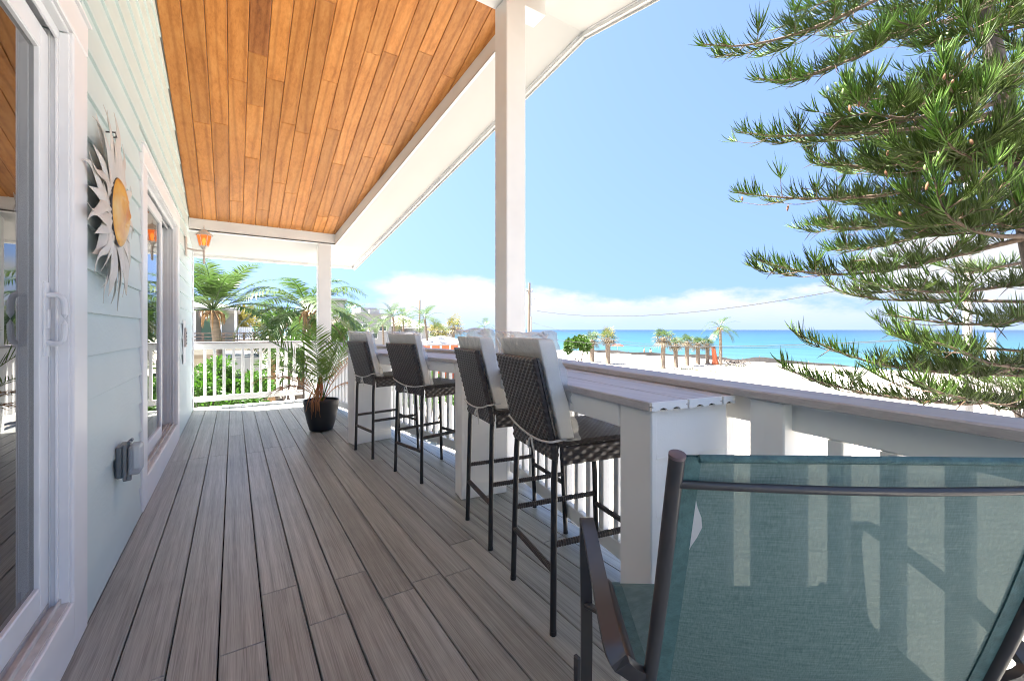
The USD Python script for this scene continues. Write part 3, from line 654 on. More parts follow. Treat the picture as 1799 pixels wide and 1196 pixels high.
# ------------------------------------------------------------------ bar counter
barc = thing('bar_counter', 'white bar counter with grey composite top bent along the railing', 'bar counter')
BF = lambda y: 0.968 - 0.1837 * (y - 4.536)    # counter edge beyond the bend
BN = lambda y: 0.9975 + 0.1546 * (y - 0.81)     # and on this side of it
YB = (0.968 + 0.1837 * 4.536 - 0.9975 + 0.1546 * 0.81) / (0.1837 + 0.1546)
vert = np.array([BN(YB), YB]); nearp = np.array([BN(0.81), 0.81]); farp = np.array([BF(4.56), 4.56])
BT0, BT1 = 0.9165, 0.9415
def counter(p, q, railf, other):
    d = (q - p) / np.linalg.norm(q - p); nr = np.array([d[1], -d[0]])
    w0 = 0.0
    for k in range(3):
        w1 = w0 + 0.1395
        a0, a1, b0, b1 = p + nr * w0, p + nr * w1, q + nr * w0, q + nr * w1
        strip = Polygon([a0 - d * 0.3, a1 - d * 0.3, b1 + d * 0.3, b0 + d * 0.3])
        if k == 2:
            strip = Polygon([a0 - d * 0.3, p + nr * 0.9 - d * 0.3, q + nr * 0.9 + d * 0.3, b0 + d * 0.3])
        lo, hi = (0.0, vert[1]) if q is vert else (vert[1], 9)
        # near and far ends square to this stretch, the inner end mitred at the bend
        e_near, e_far = p, q
        def half(pt, nx, ny):
            t = np.array([-ny, nx]); return Polygon([pt + t * 5, pt - t * 5, pt - t * 5 + np.array([nx, ny]) * 9, pt + t * 5 + np.array([nx, ny]) * 9])
        g = strip.intersection(half(p, *(d if q is vert else np.array([0.02, 1.0])))).intersection(half(q, *(-d if q is not vert else np.array([0.02, -1.0]))))
        back = Polygon([(-5, -5)] + [(railf(-5) + 0.012, -5), (railf(9) + 0.012, 9)] + [(-5, 9)])
        g = g.intersection(back)
        if g.is_empty: continue
        obj('counter_board', prism(g.convex_hull, BT0, BT1, b_top=0.003), M['bar_top'], barc)
        w0 = w1 + 0.005
    return d, nr
dn, nn = counter(nearp, vert, N, None)
df, nf = counter(vert, farp, F, None)
# sawn white ends of the composite boards, with the scalloped undersides of the profile
def end_cap(o, d, nr, w, k):
    """Face of one sawn board at the near end of the counter."""
    prof = [(0.0, 0.0245), (w, 0.0245), (w, 0.013), (w - 0.006, 0.0125), (w - 0.006, 0.010), (w, 0.0095), (w, 0.0)]
    n_s = 2 if w > 0.1 else 1
    xs = []
    for s in range(n_s):
        c = w * (s + 0.85) / (n_s + 0.7)
        xs.append(c)
    for c in xs[::-1]:
        prof += [(c + 0.017, 0.0)] + [(c + 0.015 * math.cos(t), 0.0075 * math.sin(t)) for t in np.linspace(0.1, PI - 0.1, 7)] + [(c - 0.017, 0.0)]
    prof += [(0.0, 0.0)]
    if k == 0: prof += [(0.0, 0.0095), (0.006, 0.010), (0.006, 0.0125), (0.0, 0.013)]
    v, f = extrude(Polygon(prof), 0.010)
    q = np.zeros_like(v); q[:, :2] = o + np.outer(v[:, 0], nr) - np.outer(v[:, 2] + 0.0006, d); q[:, 2] = BT0 + 0.0003 + v[:, 1]
    return q, f[:, ::-1]
for k, (w0, w) in enumerate(((0.0015, 0.137), (0.146, 0.137), (0.2905, 0.052))):
    obj('board_end', end_cap(nearp + nn * w0, dn, nn, w, k), M['rail_white'], barc)
obj('end_hollow', bar((*(nearp + nn * 0.002 - dn * 0.0006), BT0 + 0.006), (*(nearp + nn * 0.335 - dn * 0.0006), BT0 + 0.006), 0.001, 0.011, 0), M['gap'], barc)
# apron under the counter edge and three clad supports
off = 0.026
def apron(p, q, d, nr, s0, s1):
    a, b = p + nr * off + d * s0, q + nr * off - d * s1
    return bar((*a, 0.878), (*b, 0.878), 0.03, 0.075, 0.004)
obj('apron', apron(nearp, vert, dn, nn, 0.15, 0.145), M['rail_white'], barc)
obj('apron', apron(vert, farp, df, nf, 0.006, 0.15), M['rail_white'], barc)
def support(o, d, nr, depth, L, lap_seed):
    """o: near front corner on the floor, d along the counter, nr towards the rail."""
    p = np.zeros(2)
    def box_(s0, s1, w0, w1, z0, z1, b=0.003):
        c = o + d * (s0 + s1) / 2 + nr * (w0 + w1) / 2
        return obox((*c, (z0 + z1) / 2), np.array([[*d, 0], [*nr, 0], [0, 0, 1]]), (abs(s1 - s0) / 2, abs(w1 - w0) / 2, (z1 - z0) / 2), b)
    obj('support_face', box_(0.0, L, 0.0, 0.022, 0.004, 0.915, 0.004), M['rail_white'], barc)
    obj('support_core', box_(0.014, L - 0.014, 0.0225, depth, 0.004, 0.9148, 0.0), M['rail_white'], barc)
    for sgn in (0, 1):
        z1 = 0.9155; k = 0
        for zb in (0.772, 0.602, 0.432, 0.262, 0.092, 0.004):
            za, zt = zb, z1 - (0.0 if k == 0 else -0.012)
            t0, t1 = 0.0095, 0.0035                       # butt and top thickness of the lap
            face = [(0.0135, za), (0.0135 - t0, za), (0.0135 - t0 + 0.001, za + 0.004), (0.0135 - t1, zt), (0.0135, zt)]
            r = []
            for w in (0.024, depth):
                rr = []
                for s, zz in face:
                    ss = s if sgn == 0 else L - s
                    c = o + d * ss + nr * w; rr.append((c[0], c[1], zz))
                r.append(np.array(rr))
            v, f = loft(r)
            obj('lap_board', (v, f if sgn == 0 else f[:, ::-1]), M['rail_white'], barc)
            z1 = zb; k += 1
support(nearp + nn * 0.012 + dn * 0.004, dn, nn, 0.318, 0.142, 1)
support(vert + nn * 0.012 - dn * 0.150, dn, nn, 0.335, 0.142, 2)
support(farp + nf * 0.012 - df * 0.150, df, nf, 0.405, 0.142, 3)

# ------------------------------------------------------------------ bar stools
def weave(w, h, t, px, py, amp=0.0016, nx=None, ny=None, two_sided=True):
    """A woven panel in the yz plane (y across, z up), thickness t along x, strands passing over and under."""
    nx = nx or int(w / px * 4) + 1; ny = ny or int(h / py * 4) + 1
    Y, Z = np.meshgrid(np.linspace(-w / 2, w / 2, nx), np.linspace(0, h, ny), indexing='ij')
    row = np.floor(Z / py); fz = Z / py - row
    over = np.cos(PI * (Y / px) + PI * (row % 2))
    prof = np.sqrt(np.clip(1 - (2 * fz - 1) ** 2, 0, 1))
    H = amp * (0.15 + prof * (0.55 + 0.75 * over))
    edge = np.minimum(np.minimum(Y + w / 2, w / 2 - Y), np.minimum(Z, h - Z)) / (t * 0.5)
    rnd = t * 0.5 * (1 - np.sqrt(np.clip(1 - (1 - np.clip(edge, 0, 1)) ** 2, 0, 1)))
    back = np.stack([-t / 2 + rnd - H, Y, Z], -1).reshape(-1, 3)
    i, j = np.meshgrid(np.arange(nx - 1), np.arange(ny - 1), indexing='ij'); a = i * ny + j
    q = np.stack([a, a + 1, a + ny + 1, a + ny], -1).reshape(-1, 4)
    f = np.vstack([q[:, [0, 1, 2]], q[:, [0, 2, 3]]])
    front = np.stack([t / 2 - rnd + H, Y, Z], -1).reshape(-1, 3)
    return np.vstack([back, front]), np.vstack([f, f[:, ::-1] + len(back)])

SEAT_H, BACK_TOP, LEAN = 0.725, 1.045, 0.085
def make_stool(label):
    s = thing('bar_stool', label, 'bar stool', 'dark wicker bar stools along the bar')
    w = 0.405
    # backrest, leaning away from the counter, reaching down past the seat
    v, f = weave(w, BACK_TOP - 0.652, 0.030, 0.0175, 0.0142, 0.0027, nx=120, ny=200)
    sh = np.array(v); k = sh[:, 2] / (BACK_TOP - 0.652)
    sh[:, 1] *= 0.965 + 0.035 * k
    sh[:, 0] += 0.012 - LEAN * np.clip((k - 0.15) / 0.85, 0, 1); sh[:, 2] += 0.652
    obj('backrest', (sh, f), M['wicker'], s, smooth=True)
    # seat: woven top and skirts
    sv, sf = weave(w - 0.005, 0.425, 0.02, 0.012, 0.012, 0.0016)
    top = np.c_[sv[:, 2] + 0.02, sv[:, 1], SEAT_H - 0.010 + sv[:, 0] * -1]
    parts = [(top, sf)]
    obj('seat', join(parts), M['wicker'], s, smooth=True)
    for sg in (-1, 1):
        kv, kf = weave(0.40, 0.072, 0.016, 0.030, 0.0180, 0.0052, nx=90, ny=34)
        o = np.c_[0.232 + kv[:, 1], sg * (w / 2 - 0.008) + sg * -kv[:, 0], SEAT_H - 0.092 + kv[:, 2]]
        obj('seat_skirt', (o, kf if sg > 0 else kf[:, ::-1]), M['wicker'], s, smooth=True)
    kv, kf = weave(w - 0.034, 0.072, 0.016, 0.030, 0.0180, 0.0052, nx=90, ny=34)
    obj('seat_skirt', (np.c_[0.437 - kv[:, 0], kv[:, 1], SEAT_H - 0.092 + kv[:, 2]], kf[:, ::-1]), M['wicker'], s, smooth=True)
    # legs
    for sx in (0, 1):
        for sg in (-1, 1):
            foot = np.array([0.0 if sx == 0 else 0.455, sg * 0.194, 0.004]); head = np.array([0.018 if sx == 0 else 0.425, sg * 0.180, SEAT_H - 0.02])
            bend = foot + (head - foot) * 0.86 + (np.array([-0.004, 0, 0]) if sx == 0 else 0)
            obj('leg', tube([foot, foot + (bend - foot) * 0.5, bend, head], [0.0125, 0.0125, 0.0125, 0.0125], 10), M['black_metal'], s, smooth=40)
            obj('foot_cap', tube([foot - [0, 0, 0.004], foot + [0, 0, 0.012]], 0.0138, 10), M['black_metal'], s, smooth=40)
    def legpt(sx, sg, z):
        foot = np.array([0.0 if sx == 0 else 0.455, sg * 0.194, 0.0]); head = np.array([0.018 if sx == 0 else 0.425, sg * 0.180, SEAT_H - 0.02])
        return foot + (head - foot) * z / head[2]
    def stretcher(a, b, wrapped):
        obj('stretcher', tube([a, b], 0.0095, 8), M['black_metal'], s, smooth=40)
        if wrapped:
            L = np.linalg.norm(b - a); n = int(L / 0.011); ms = []
            for k in range(1, n):
                c = a + (b - a) * k / n; d = (b - a) / L
                ms.append(tube([c - d * 0.0042, c - d * 0.002, c + d * 0.002, c + d * 0.0042], [0.0102, 0.0128, 0.0128, 0.0102], 8, caps=False))
            obj('wicker_wrap', join(ms), M['wicker'], s, smooth=True, kind=None)
    for sg in (-1, 1):
        stretcher(legpt(0, sg, 0.335), legpt(1, sg, 0.335), True)
    stretcher(legpt(0, -1, 0.235), legpt(0, 1, 0.235), True)
    stretcher(legpt(1, -1, 0.285), legpt(1, 1, 0.285), True)
    lab = legpt(0, 0.5, 0.66); obj('maker_tag', bx(-0.0155, -0.0095, -0.01, 0.022, 0.668, 0.684, 0.001), M['cushion'], s)
    return s

ST = [((1.012, 1.268), (1.082, 1.645), 'dark wicker bar stool nearest the teal chair, front of the row'),
      ((1.125, 1.927), (1.189, 2.317), 'second dark wicker bar stool from the teal chair, just this side of the middle support'),
      ((1.178, 3.060), (1.106, 3.414), 'third dark wicker bar stool from the teal chair, just beyond the middle support'),
      ((1.039, 3.859), (0.981, 4.241), 'dark wicker bar stool nearest the potted palm, last of the row')]
pl = []
proto = None
for (a, b, lab) in ST:
    a, b = np.array(a), np.array(b); e = (b - a) / np.linalg.norm(b - a); fwd = np.array([e[1], -e[0]])
    c = (a + b) / 2; ang = math.atan2(fwd[1], fwd[0]); pl.append((c, ang))
    if proto is None:
        proto = make_stool(lab)
        xp = UsdGeom.Xformable(proto); xp.AddTranslateOp().Set(Gf.Vec3d(float(c[0]), float(c[1]), 0)); xp.AddRotateZOp().Set(math.degrees(ang))
    else:
        x = UsdGeom.Xform.Define(stage, fresh('/World', 'bar_stool')); p = x.GetPrim()
        p.GetReferences().AddInternalReference(proto.GetPath()); p.SetInstanceable(True)
        p.GetAttribute('xformOp:translate').Set(Gf.Vec3d(float(c[0]), float(c[1]), 0)); p.GetAttribute('xformOp:rotateZ').Set(math.degrees(ang))
        x.GetXformOpOrderAttr().Set(Vt.TokenArray(['xformOp:translate', 'xformOp:rotateZ']))
        tag(p, lab, 'bar stool', 'dark wicker bar stools along the bar')

# ------------------------------------------------------------------ plastic-wrapped cushions tied to the stools
def crumple(v, amp, sc, seed):
    n = np.stack([meshkit.fbm(v * sc + 10 * i, 3, seed + i) - 0.5 for i in range(3)], -1)
    return v + n * 2 * amp

def make_cushion(loc, ang, label, seed, top, w, thick, tuft):
    c = thing('wrapped_cushion', label, 'cushion', 'plastic-wrapped cushions tied to the stools', loc=(*loc, 0), rz=ang)
    r = np.random.default_rng(seed)
    def slabm(ww, hh, tt, rad, n):
        m = trimesh.creation.box((tt - 2 * rad, ww - 2 * rad, hh - 2 * rad)); m = m.subdivide_to_size(n)
        v = np.array(m.vertices); hb = np.array([(tt - 2 * rad) / 2, (ww - 2 * rad) / 2, (hh - 2 * rad) / 2])
        # rounded box by pushing a fine box outwards along the rounded normal
        b = trimesh.creation.box((tt, ww, hh)).subdivide_to_size(n); v = np.array(b.vertices)
        core = np.clip(v, -hb, hb); d = v - core; L = np.linalg.norm(d, axis=1, keepdims=True)
        v = core + np.where(L > 1e-9, d / np.maximum(L, 1e-9) * rad, 0)
        return v, np.array(b.faces)
    z0 = SEAT_H + 0.006; h = top - z0
    def place(v):
        k = (v[:, 2] - 0.652) / (BACK_TOP - 0.652)
        v = v.copy(); v[:, 0] += 0.012 + 0.019 - LEAN * np.clip((k - 0.15) / 0.85, -0.1, 1.3); return v
    v, f = slabm(w, h, thick, 0.007, 0.02)
    v[:, 2] += z0 + h / 2; v[:, 0] += thick / 2 + 0.004
    v[:, 0] += 0.004 * np.sin(v[:, 2] * 31) * (v[:, 0] > 0.03)
    obj('cushion', (place(v), f), M['cushion'], c, smooth=50)
    # loose film: a larger crumpled bag open to folds, with a gathered tuft on top
    v, f = slabm(w + 0.012, h + 0.008, thick + 0.010, 0.010, 0.009)
    v[:, 2] += z0 + h / 2 + 0.002; v[:, 0] += thick / 2 + 0.006
    k = np.clip((v[:, 2] - z0) / h, 0, 1)
    fold = np.sin(v[:, 2] * 95 + v[:, 1] * 40 + 3 * np.sin(v[:, 1] * 33 + seed)) * 0.0035
    edge = np.abs(v[:, 1]) / (w / 2)
    out = np.where(edge > 0.93, 1.0, 0.25)
    v[:, 1] += np.sign(v[:, 1]) * out * (0.002 + 0.020 * meshkit.fbm(np.c_[v[:, 2] * 17 + seed, v[:, 0] * 12, v[:, 2] * 0], 3, seed))
    v[:, 0] += fold * out
    topf = np.clip((k - 0.9) / 0.1, 0, 1)
    v[:, 2] += topf * (tuft * meshkit.fbm(np.c_[v[:, 1] * 16, v[:, 0] * 18, v[:, 1] * 0 + seed], 3, seed + 5) + 0.004)
    ridge = 1 - np.abs(2 * meshkit.fbm(np.c_[v[:, 1] * 10 + v[:, 2] * 9, v[:, 2] * 22 - v[:, 1] * 6, v[:, 0] * 9 + seed], 3, seed + 9) - 1)
    v[:, 0] += np.where(v[:, 0] > thick / 2, 1, -1) * 0.0030 * ridge ** 14; v[:, 1] += np.sign(v[:, 1]) * (edge > 0.9) * 0.014 * ridge ** 2
    v = crumple(v, 0.0016, 22.0, seed)
    obj('plastic_film', (place(v), f), M['film'], c, smooth=60)
    # loose corner flaps of the bag
    for sg, up in ((-1, 0.6), (1, 1.0)):
        n1, n2 = 14, 7
        U, V = np.meshgrid(np.linspace(0, 1, n1), np.linspace(0, 1, n2), indexing='ij')
        yy = sg * (w / 2 - 0.05 + 0.075 * U); zz = top + 0.006 + up * tuft * 0.9 * U * (1 - 0.3 * V) + 0.010 * np.sin(V * 7 + U * 5 + seed); xx = 0.01 + thick * V * (1 - 0.75 * U) + 0.008 * np.sin(U * 8 + seed)
        vv = np.stack([xx, yy, zz], -1).reshape(-1, 3); i, j = np.meshgrid(np.arange(n1 - 1), np.arange(n2 - 1), indexing='ij'); a = i * n2 + j
        q = np.stack([a, a + n2, a + n2 + 1, a + 1], -1).reshape(-1, 4)
        obj('film_flap', (place(crumple(vv, 0.003, 40, seed)), np.vstack([q[:, [0, 1, 2]], q[:, [0, 2, 3]]])), M['film'], c, smooth=True)
    # rolled lower end resting on the seat
    L = w * 0.55
    t = np.linspace(0, 1, 26); ang_ = t * 2 * PI
    vv, ff = lathe([(0.001, -L / 2), (0.020, -L / 2), (0.031, -L / 2 + 0.012), (0.033, 0), (0.031, L / 2 - 0.012), (0.020, L / 2), (0.001, L / 2)], 22)
    roll = np.c_[vv[:, 0] + thick + 0.012, vv[:, 2] - 0.06, vv[:, 1] + SEAT_H + 0.040]
    roll = crumple(roll, 0.007, 28, seed + 2); roll[:, 0] += 0.020
    obj('film_roll', (roll, ff[:, ::-1]), M['cushion'], c, smooth=60)
    # ribbon round the backrest with a bow behind
    zt = SEAT_H + 0.018
    def bx_(z): return 0.012 - 0.0185 - LEAN * max(0, ((z - 0.652) / (BACK_TOP - 0.652) - 0.15) / 0.85)
    ww = 0.405 / 2 * 0.975 + 0.004
    ys = np.linspace(-ww, ww, 15)
    back = [(bx_(zt) - 0.002 - 0.002 * math.sin(3 * y / ww + seed), y, zt - 0.028 * (1 - (y / ww) ** 2) + 0.014 * y / ww * (1 if seed % 2 else -1)) for y in ys]
    ms = [tube([(0.055, -ww, back[0][2] + 0.004), (bx_(zt) + 0.006, -ww - 0.003, back[0][2]), *back, (bx_(zt) + 0.006, ww + 0.003, back[-1][2]), (0.055, ww, back[-1][2] + 0.004)], 0.0042, 6)]
    ky = -0.02 + 0.05 * (r.random() - 0.5); kz = zt - 0.028; bxk = bx_(kz) - 0.007
    ms.append(tube([(bxk, ky, kz + 0.004), (bxk - 0.006, ky, kz), (bxk, ky, kz - 0.006)], [0.004, 0.009, 0.004], 8))
    for sg, ln in ((-1, 0.085), (1, 0.055)):
        ms.append(tube([(bxk, ky, kz), (bxk - 0.008, ky + sg * 0.014, kz - 0.016), (bxk - 0.004, ky + sg * 0.024, kz - ln * 0.6), (bxk - 0.003, ky + sg * 0.030, kz - ln)], [0.004, 0.0042, 0.0042, 0.003], 6))
    obj('tie', join(ms), M['tie'], c, smooth=50)
    return c
CL = ['cream cushion in clear crumpled plastic tied to the stool nearest the teal chair', 'cream cushion in bunched cloudy plastic tied to the second stool from the teal chair',
      'cream cushion in smooth plastic tied to the stool just beyond the middle support', 'cream cushion in plain plastic tied to the stool nearest the potted palm']
for k, ((c, ang), lab) in enumerate(zip(pl, CL)):
    make_cushion(c, ang, lab, 11 + k, (1.115, 1.11, 1.115, 1.115)[k], (0.40, 0.395, 0.40, 0.40)[k], (0.066, 0.075, 0.05, 0.05)[k], (0.028, 0.055, 0.012, 0.016)[k])

# ------------------------------------------------------------------ teal sling chair in the foreground
ch = thing('sling_chair', 'teal mesh sling patio chair with dark bronze frame, seen from behind beside the bar end', 'chair')
Lt = np.array([0.566, 0.407, 0.958]); e3 = np.array([0.8192, -0.5736, 0]); fw = np.array([0.5736, 0.8192, 0]); CWD = 0.60; REC = 0.30
def back_pt(s, z):
    """Point on the back: s across from the left tube, z its height."""
    t = 0.958 - z
    return Lt + e3 * s + fw * (REC * t + 0.05 * max(0, t - 0.30) ** 1.0) + np.array([0, 0, z - 0.958])
zs = [0.958, 0.90, 0.80, 0.70, 0.60, 0.52, 0.47]
def side_path(s):
    p = [back_pt(s, z) for z in zs]
    base = back_pt(s, 0.43)
    # bend into the seat rail running forwards
    p += [base + fw * 0.015 + [0, 0, -0.005], base + fw * 0.06 + [0, 0, -0.012], base + fw * 0.20 + [0, 0, -0.006], base + fw * 0.36 + [0, 0, 0.008], base + fw * 0.395 + [0, 0, 0.0]]
    return np.array(p)
for s in (0.0, CWD):
    pth = side_path(s)
    obj('side_tube', tube(pth, 0.0125, 14), M['bronze'], ch, smooth=40)
    d = pth[0] - pth[1]; d /= np.linalg.norm(d)
    obj('tube_cap', tube([pth[0] - d * 0.002, pth[0] + d * 0.0035, pth[0] + d * 0.005], [0.0130, 0.0130, 0.010], 14), M['pipe_end'], ch, smooth=40)
# sling: a fine sheet between the tubes, sagging a little, wrapped at the hems
def sling_sheet(ins, sag, ns=26):
    pth0, pth1 = side_path(0.0), side_path(CWD)
    t = np.linspace(0, 1, len(pth0)); tt = np.linspace(0, 1, 60)
    a = np.stack([np.interp(tt, t, pth0[:, i]) for i in range(3)], -1); b = np.stack([np.interp(tt, t, pth1[:, i]) for i in range(3)], -1)
    ss = np.linspace(ins, 1 - ins, ns)
    g = a[:, None] + (b - a)[:, None] * ss[None, :, None]
    tan = np.gradient(a, axis=0); tan /= np.linalg.norm(tan, axis=1, keepdims=True)
    nrm = np.cross(e3, tan); 
    bow = sag * np.sin(PI * (ss - ins) / (1 - 2 * ins))
    g += nrm[:, None] * bow[None, :, None] * np.sin(PI * np.clip(tt * 1.02 - 0.01, 0, 1))[:, None, None]
    n, m = g.shape[:2]; i, j = np.meshgrid(np.arange(n - 1), np.arange(m - 1), indexing='ij'); q0 = i * m + j
    q = np.stack([q0, q0 + 1, q0 + m + 1, q0 + m], -1).reshape(-1, 4)
    return g, np.vstack([q[:, [0, 1, 2]], q[:, [0, 2, 3]]])
g, sf = sling_sheet(0.055, -0.030)
# leave the slit between sheet and hem where the fabric has pulled away
g0 = g.copy()
rowk = np.exp(-((g[:, 0, 2] - 0.835) / 0.036) ** 2)
g = g + e3 * (0.020 * rowk[:, None] * np.exp(-np.linspace(0, 1, g.shape[1]) * 7)[None, :])[..., None]
gv = g.reshape(-1, 3)
obj('sling', (gv, sf), M['sling'], ch, smooth=True)
obj('top_hem', tube(g[0] + np.array([0, 0, -0.004]), 0.0065, 8), M['sling_hem'], ch, smooth=True)
pth = side_path(0.0)
def hem(side):
    pt = side_path(0.0 if side == 0 else CWD); t = np.linspace(0, 1, len(pt)); tt = np.linspace(0.0, 1, 60)
    a = np.stack([np.interp(tt, t, pt[:, i]) for i in range(3)], -1)
    sgn = 1 if side == 0 else -1
    inner = a + e3 * sgn * CWD * 0.055; inner2 = g0[:, 0 if side == 0 else -1] + e3 * sgn * 0.003
    # gap between the hem and the sheet near the top of the left side
    tan = np.gradient(a, axis=0); tan /= np.linalg.norm(tan, axis=1, keepdims=True); nr = np.cross(e3, tan) * 0.003
    w = a + e3 * sgn * 0.011
    rows = np.stack([w + nr, inner2 + nr, inner2 - nr, w - nr], 1); n = len(rows)
    v = rows.reshape(-1, 3); f = []
    for i in range(n - 1):
        for j in range(4):
            A, B, C, D = i * 4 + j, i * 4 + (j + 1) % 4, (i + 1) * 4 + (j + 1) % 4, (i + 1) * 4 + j
            f += [[A, B, C], [A, C, D]]
    return v, np.array(f)
for s in (0, 1): obj('side_hem', hem(s), M['sling_hem'], ch, smooth=40)
# cross brace behind the sling, near the top
b0, b1 = back_pt(0.006, 0.912), back_pt(CWD - 0.006, 0.912)
mid = [b0 + (b1 - b0) * t - fw * (0.020 * math.sin(PI * t)) - fw * 0.006 for t in np.linspace(0, 1, 13)]
obj('back_brace', tube(mid, 0.0065, 10), M['bronze'], ch, smooth=True)
obj('seat_brace', tube([back_pt(0, 0.43) + fw * 0.33 + [0, 0, -0.03], back_pt(CWD, 0.43) + fw * 0.33 + [0, 0, -0.03]], 0.009, 10), M['bronze'], ch, smooth=40)
# arms: flat bars outboard of the seat, falling towards the back, on bent legs
def flat(pts, w, t, axis):
    """A flat bar along pts, w wide along axis, t thick."""
    p = np.asarray(pts, float); ax = np.asarray(axis, float); tan = np.gradient(p, axis=0); tan /= np.linalg.norm(tan, axis=1, keepdims=True)
    a = ax - (tan @ ax)[:, None] * tan; a /= np.linalg.norm(a, axis=1, keepdims=True); b = np.cross(tan, a)
    rows = np.stack([p + a * w / 2 + b * t / 2, p - a * w / 2 + b * t / 2, p - a * w / 2 - b * t / 2, p + a * w / 2 - b * t / 2], 1); n = len(rows)
    return loft(list(rows)) if n < 3 else (lambda v, f: (v, f))(*loft([r for r in rows]))
def curve(pts, n=24):
    p = np.asarray(pts, float); t = np.linspace(0, 1, len(p)); tt = np.linspace(0, 1, n)
    q = np.stack([np.interp(tt, t, p[:, i]) for i in range(3)], -1)
    for _ in range(3): q[1:-1] = (q[:-2] + 2 * q[1:-1] + q[2:]) / 4
    return q
for sgn, s in ((-1, 0.0), (1, CWD)):
    side = e3 * sgn
    tip = Lt + e3 * s + side * 0.065 + fw * 0.50; tip = np.array([tip[0], tip[1], 0.640])
    a1 = Lt + e3 * s + side * 0.072 + fw * 0.26; a1 = np.array([a1[0], a1[1], 0.605])
    a2 = Lt + e3 * s + side * 0.070 + fw * 0.12; a2 = np.array([a2[0], a2[1], 0.555])
    a3 = back_pt(s, 0.52) + side * 0.035
    obj('arm', flat(curve([tip + fw * 0.03 + [0, 0, -0.02], tip, a1, a2, a3, back_pt(s, 0.50) + side * 0.008], 26), 0.034, 0.014, e3), M['bronze'], ch, smooth=40)
    l0 = tip + fw * 0.028 + np.array([0, 0, -0.015])
    obj('leg', flat(curve([l0, l0 + fw * 0.012 + [0, 0, -0.06], np.array([*(l0 + fw * -0.02)[:2], 0.32]), np.array([*(l0 + fw * 0.015)[:2], 0.004])], 22), 0.030, 0.016, e3), M['bronze'], ch, smooth=40)
    r0 = back_pt(s, 0.47) + side * 0.022
    obj('leg', flat(curve([r0, r0 - fw * 0.05 + [0, 0, -0.12], np.array([*(r0 - fw * 0.22)[:2], 0.004])], 18), 0.030, 0.016, e3), M['bronze'], ch, smooth=40)
    p0 = np.array([*(l0 + fw * -0.015)[:2], 0.40]); p1 = back_pt(s, 0.425) + fw * 0.25 + side * 0.01
    obj('arm_bracket', bar(p0, p1, 0.02, 0.012), M['bronze'], ch)

st0 = at(1014, 579, 0.93); st0 = np.array([st0[0], st0[1], 0.0])
obj('rear_stay', join([bar(st0, st0 + [0, 0, EYE - (1151 - 579) / 750 * 0.93], 0.016, 0.010), bar(st0 + [0, 0, 0.25], np.array([*back_pt(0.0, 0.3)[:2], 0.25]) , 0.012, 0.012)]), M['bronze'], ch)

# ------------------------------------------------------------------ sun ornament on the wall
so = thing('sun_ornament', 'white metal sun with wavy rays and an orange smiling face hung on the aqua wall', 'wall ornament')
SY, SZ = 2.60, 1.68
def ray_shape(rad0, rad1, a, wid, wob):
    n = 14; t = np.linspace(0, 1, n)
    r = rad0 + (rad1 - rad0) * t
    c = a + wob * np.sin(t * 2 * PI) * (0.3 + t) * 0.16
    hw = wid * (1 - t ** 1.6) * (0.9 + 0.25 * np.sin(t * PI))
    L = np.stack([r * np.cos(c) - hw * np.sin(c), r * np.sin(c) + hw * np.cos(c)], -1); Rr = np.stack([r * np.cos(c) + hw * np.sin(c), r * np.sin(c) - hw * np.cos(c)], -1)
    return L, Rr
nr_ = 39
for k in range(nr_):
    a = 2 * PI * k / nr_ + 0.05; kind = k % 3
    rad1 = (0.45, 0.37, 0.42)[kind] * (0.95 + 0.1 * rng.random()); wid = (0.030, 0.034, 0.028)[kind]; wob = (0.6, 0, -0.6)[kind] * (0.6 + 0.5 * rng.random())
    L, Rr = ray_shape(0.13, rad1, a, wid, wob); n = len(L)
    tw = (rng.random() - 0.5) * 0.35; x0 = WX + 0.030 + 0.012 * rng.random()
    t = np.linspace(0, 1, n)
    def lift(side): return x0 + 0.014 * np.sin(t * PI * 0.9) + side * tw * 0.05 * t * (1 - t) * 4 - 0.012 * t
    A = np.c_[lift(1), SY + L[:, 0], SZ + L[:, 1]]; C = np.c_[lift(0) + 0.010 * (1 - t), SY + (L[:, 0] + Rr[:, 0]) / 2, SZ + (L[:, 1] + Rr[:, 1]) / 2]; B = np.c_[lift(-1), SY + Rr[:, 0], SZ + Rr[:, 1]]
    rows = [np.array([A[i], C[i], B[i], B[i] - [0.0015, 0, 0], C[i] - [0.0015, 0, 0], A[i] - [0.0015, 0, 0]]) for i in range(n)]
    v, f = loft(rows)
    obj('ray', (v, f), M['sun_metal'], so, smooth=35)
prof = [(0.171, 0.0), (0.172, 0.005), (0.166, 0.010), (0.15, 0.018), (0.12, 0.027), (0.08, 0.033), (0.04, 0.036), (0.0005, 0.037)]
hv, hf = lathe(prof, 48)
fz = np.array(hv)
def bumpf(cy, cz, sy, sz, amp): return amp * np.exp(-(((fz[:, 0] - cy) / sy) ** 2 + ((fz[:, 1] - cz) / sz) ** 2))
m = trimesh.Trimesh(*(hv, hf), process=False); m = m.subdivide().subdivide(); fz = np.array(m.vertices)
rr = np.hypot(fz[:, 0], fz[:, 1]); okf = np.clip((0.168 - rr) / 0.03, 0, 1)
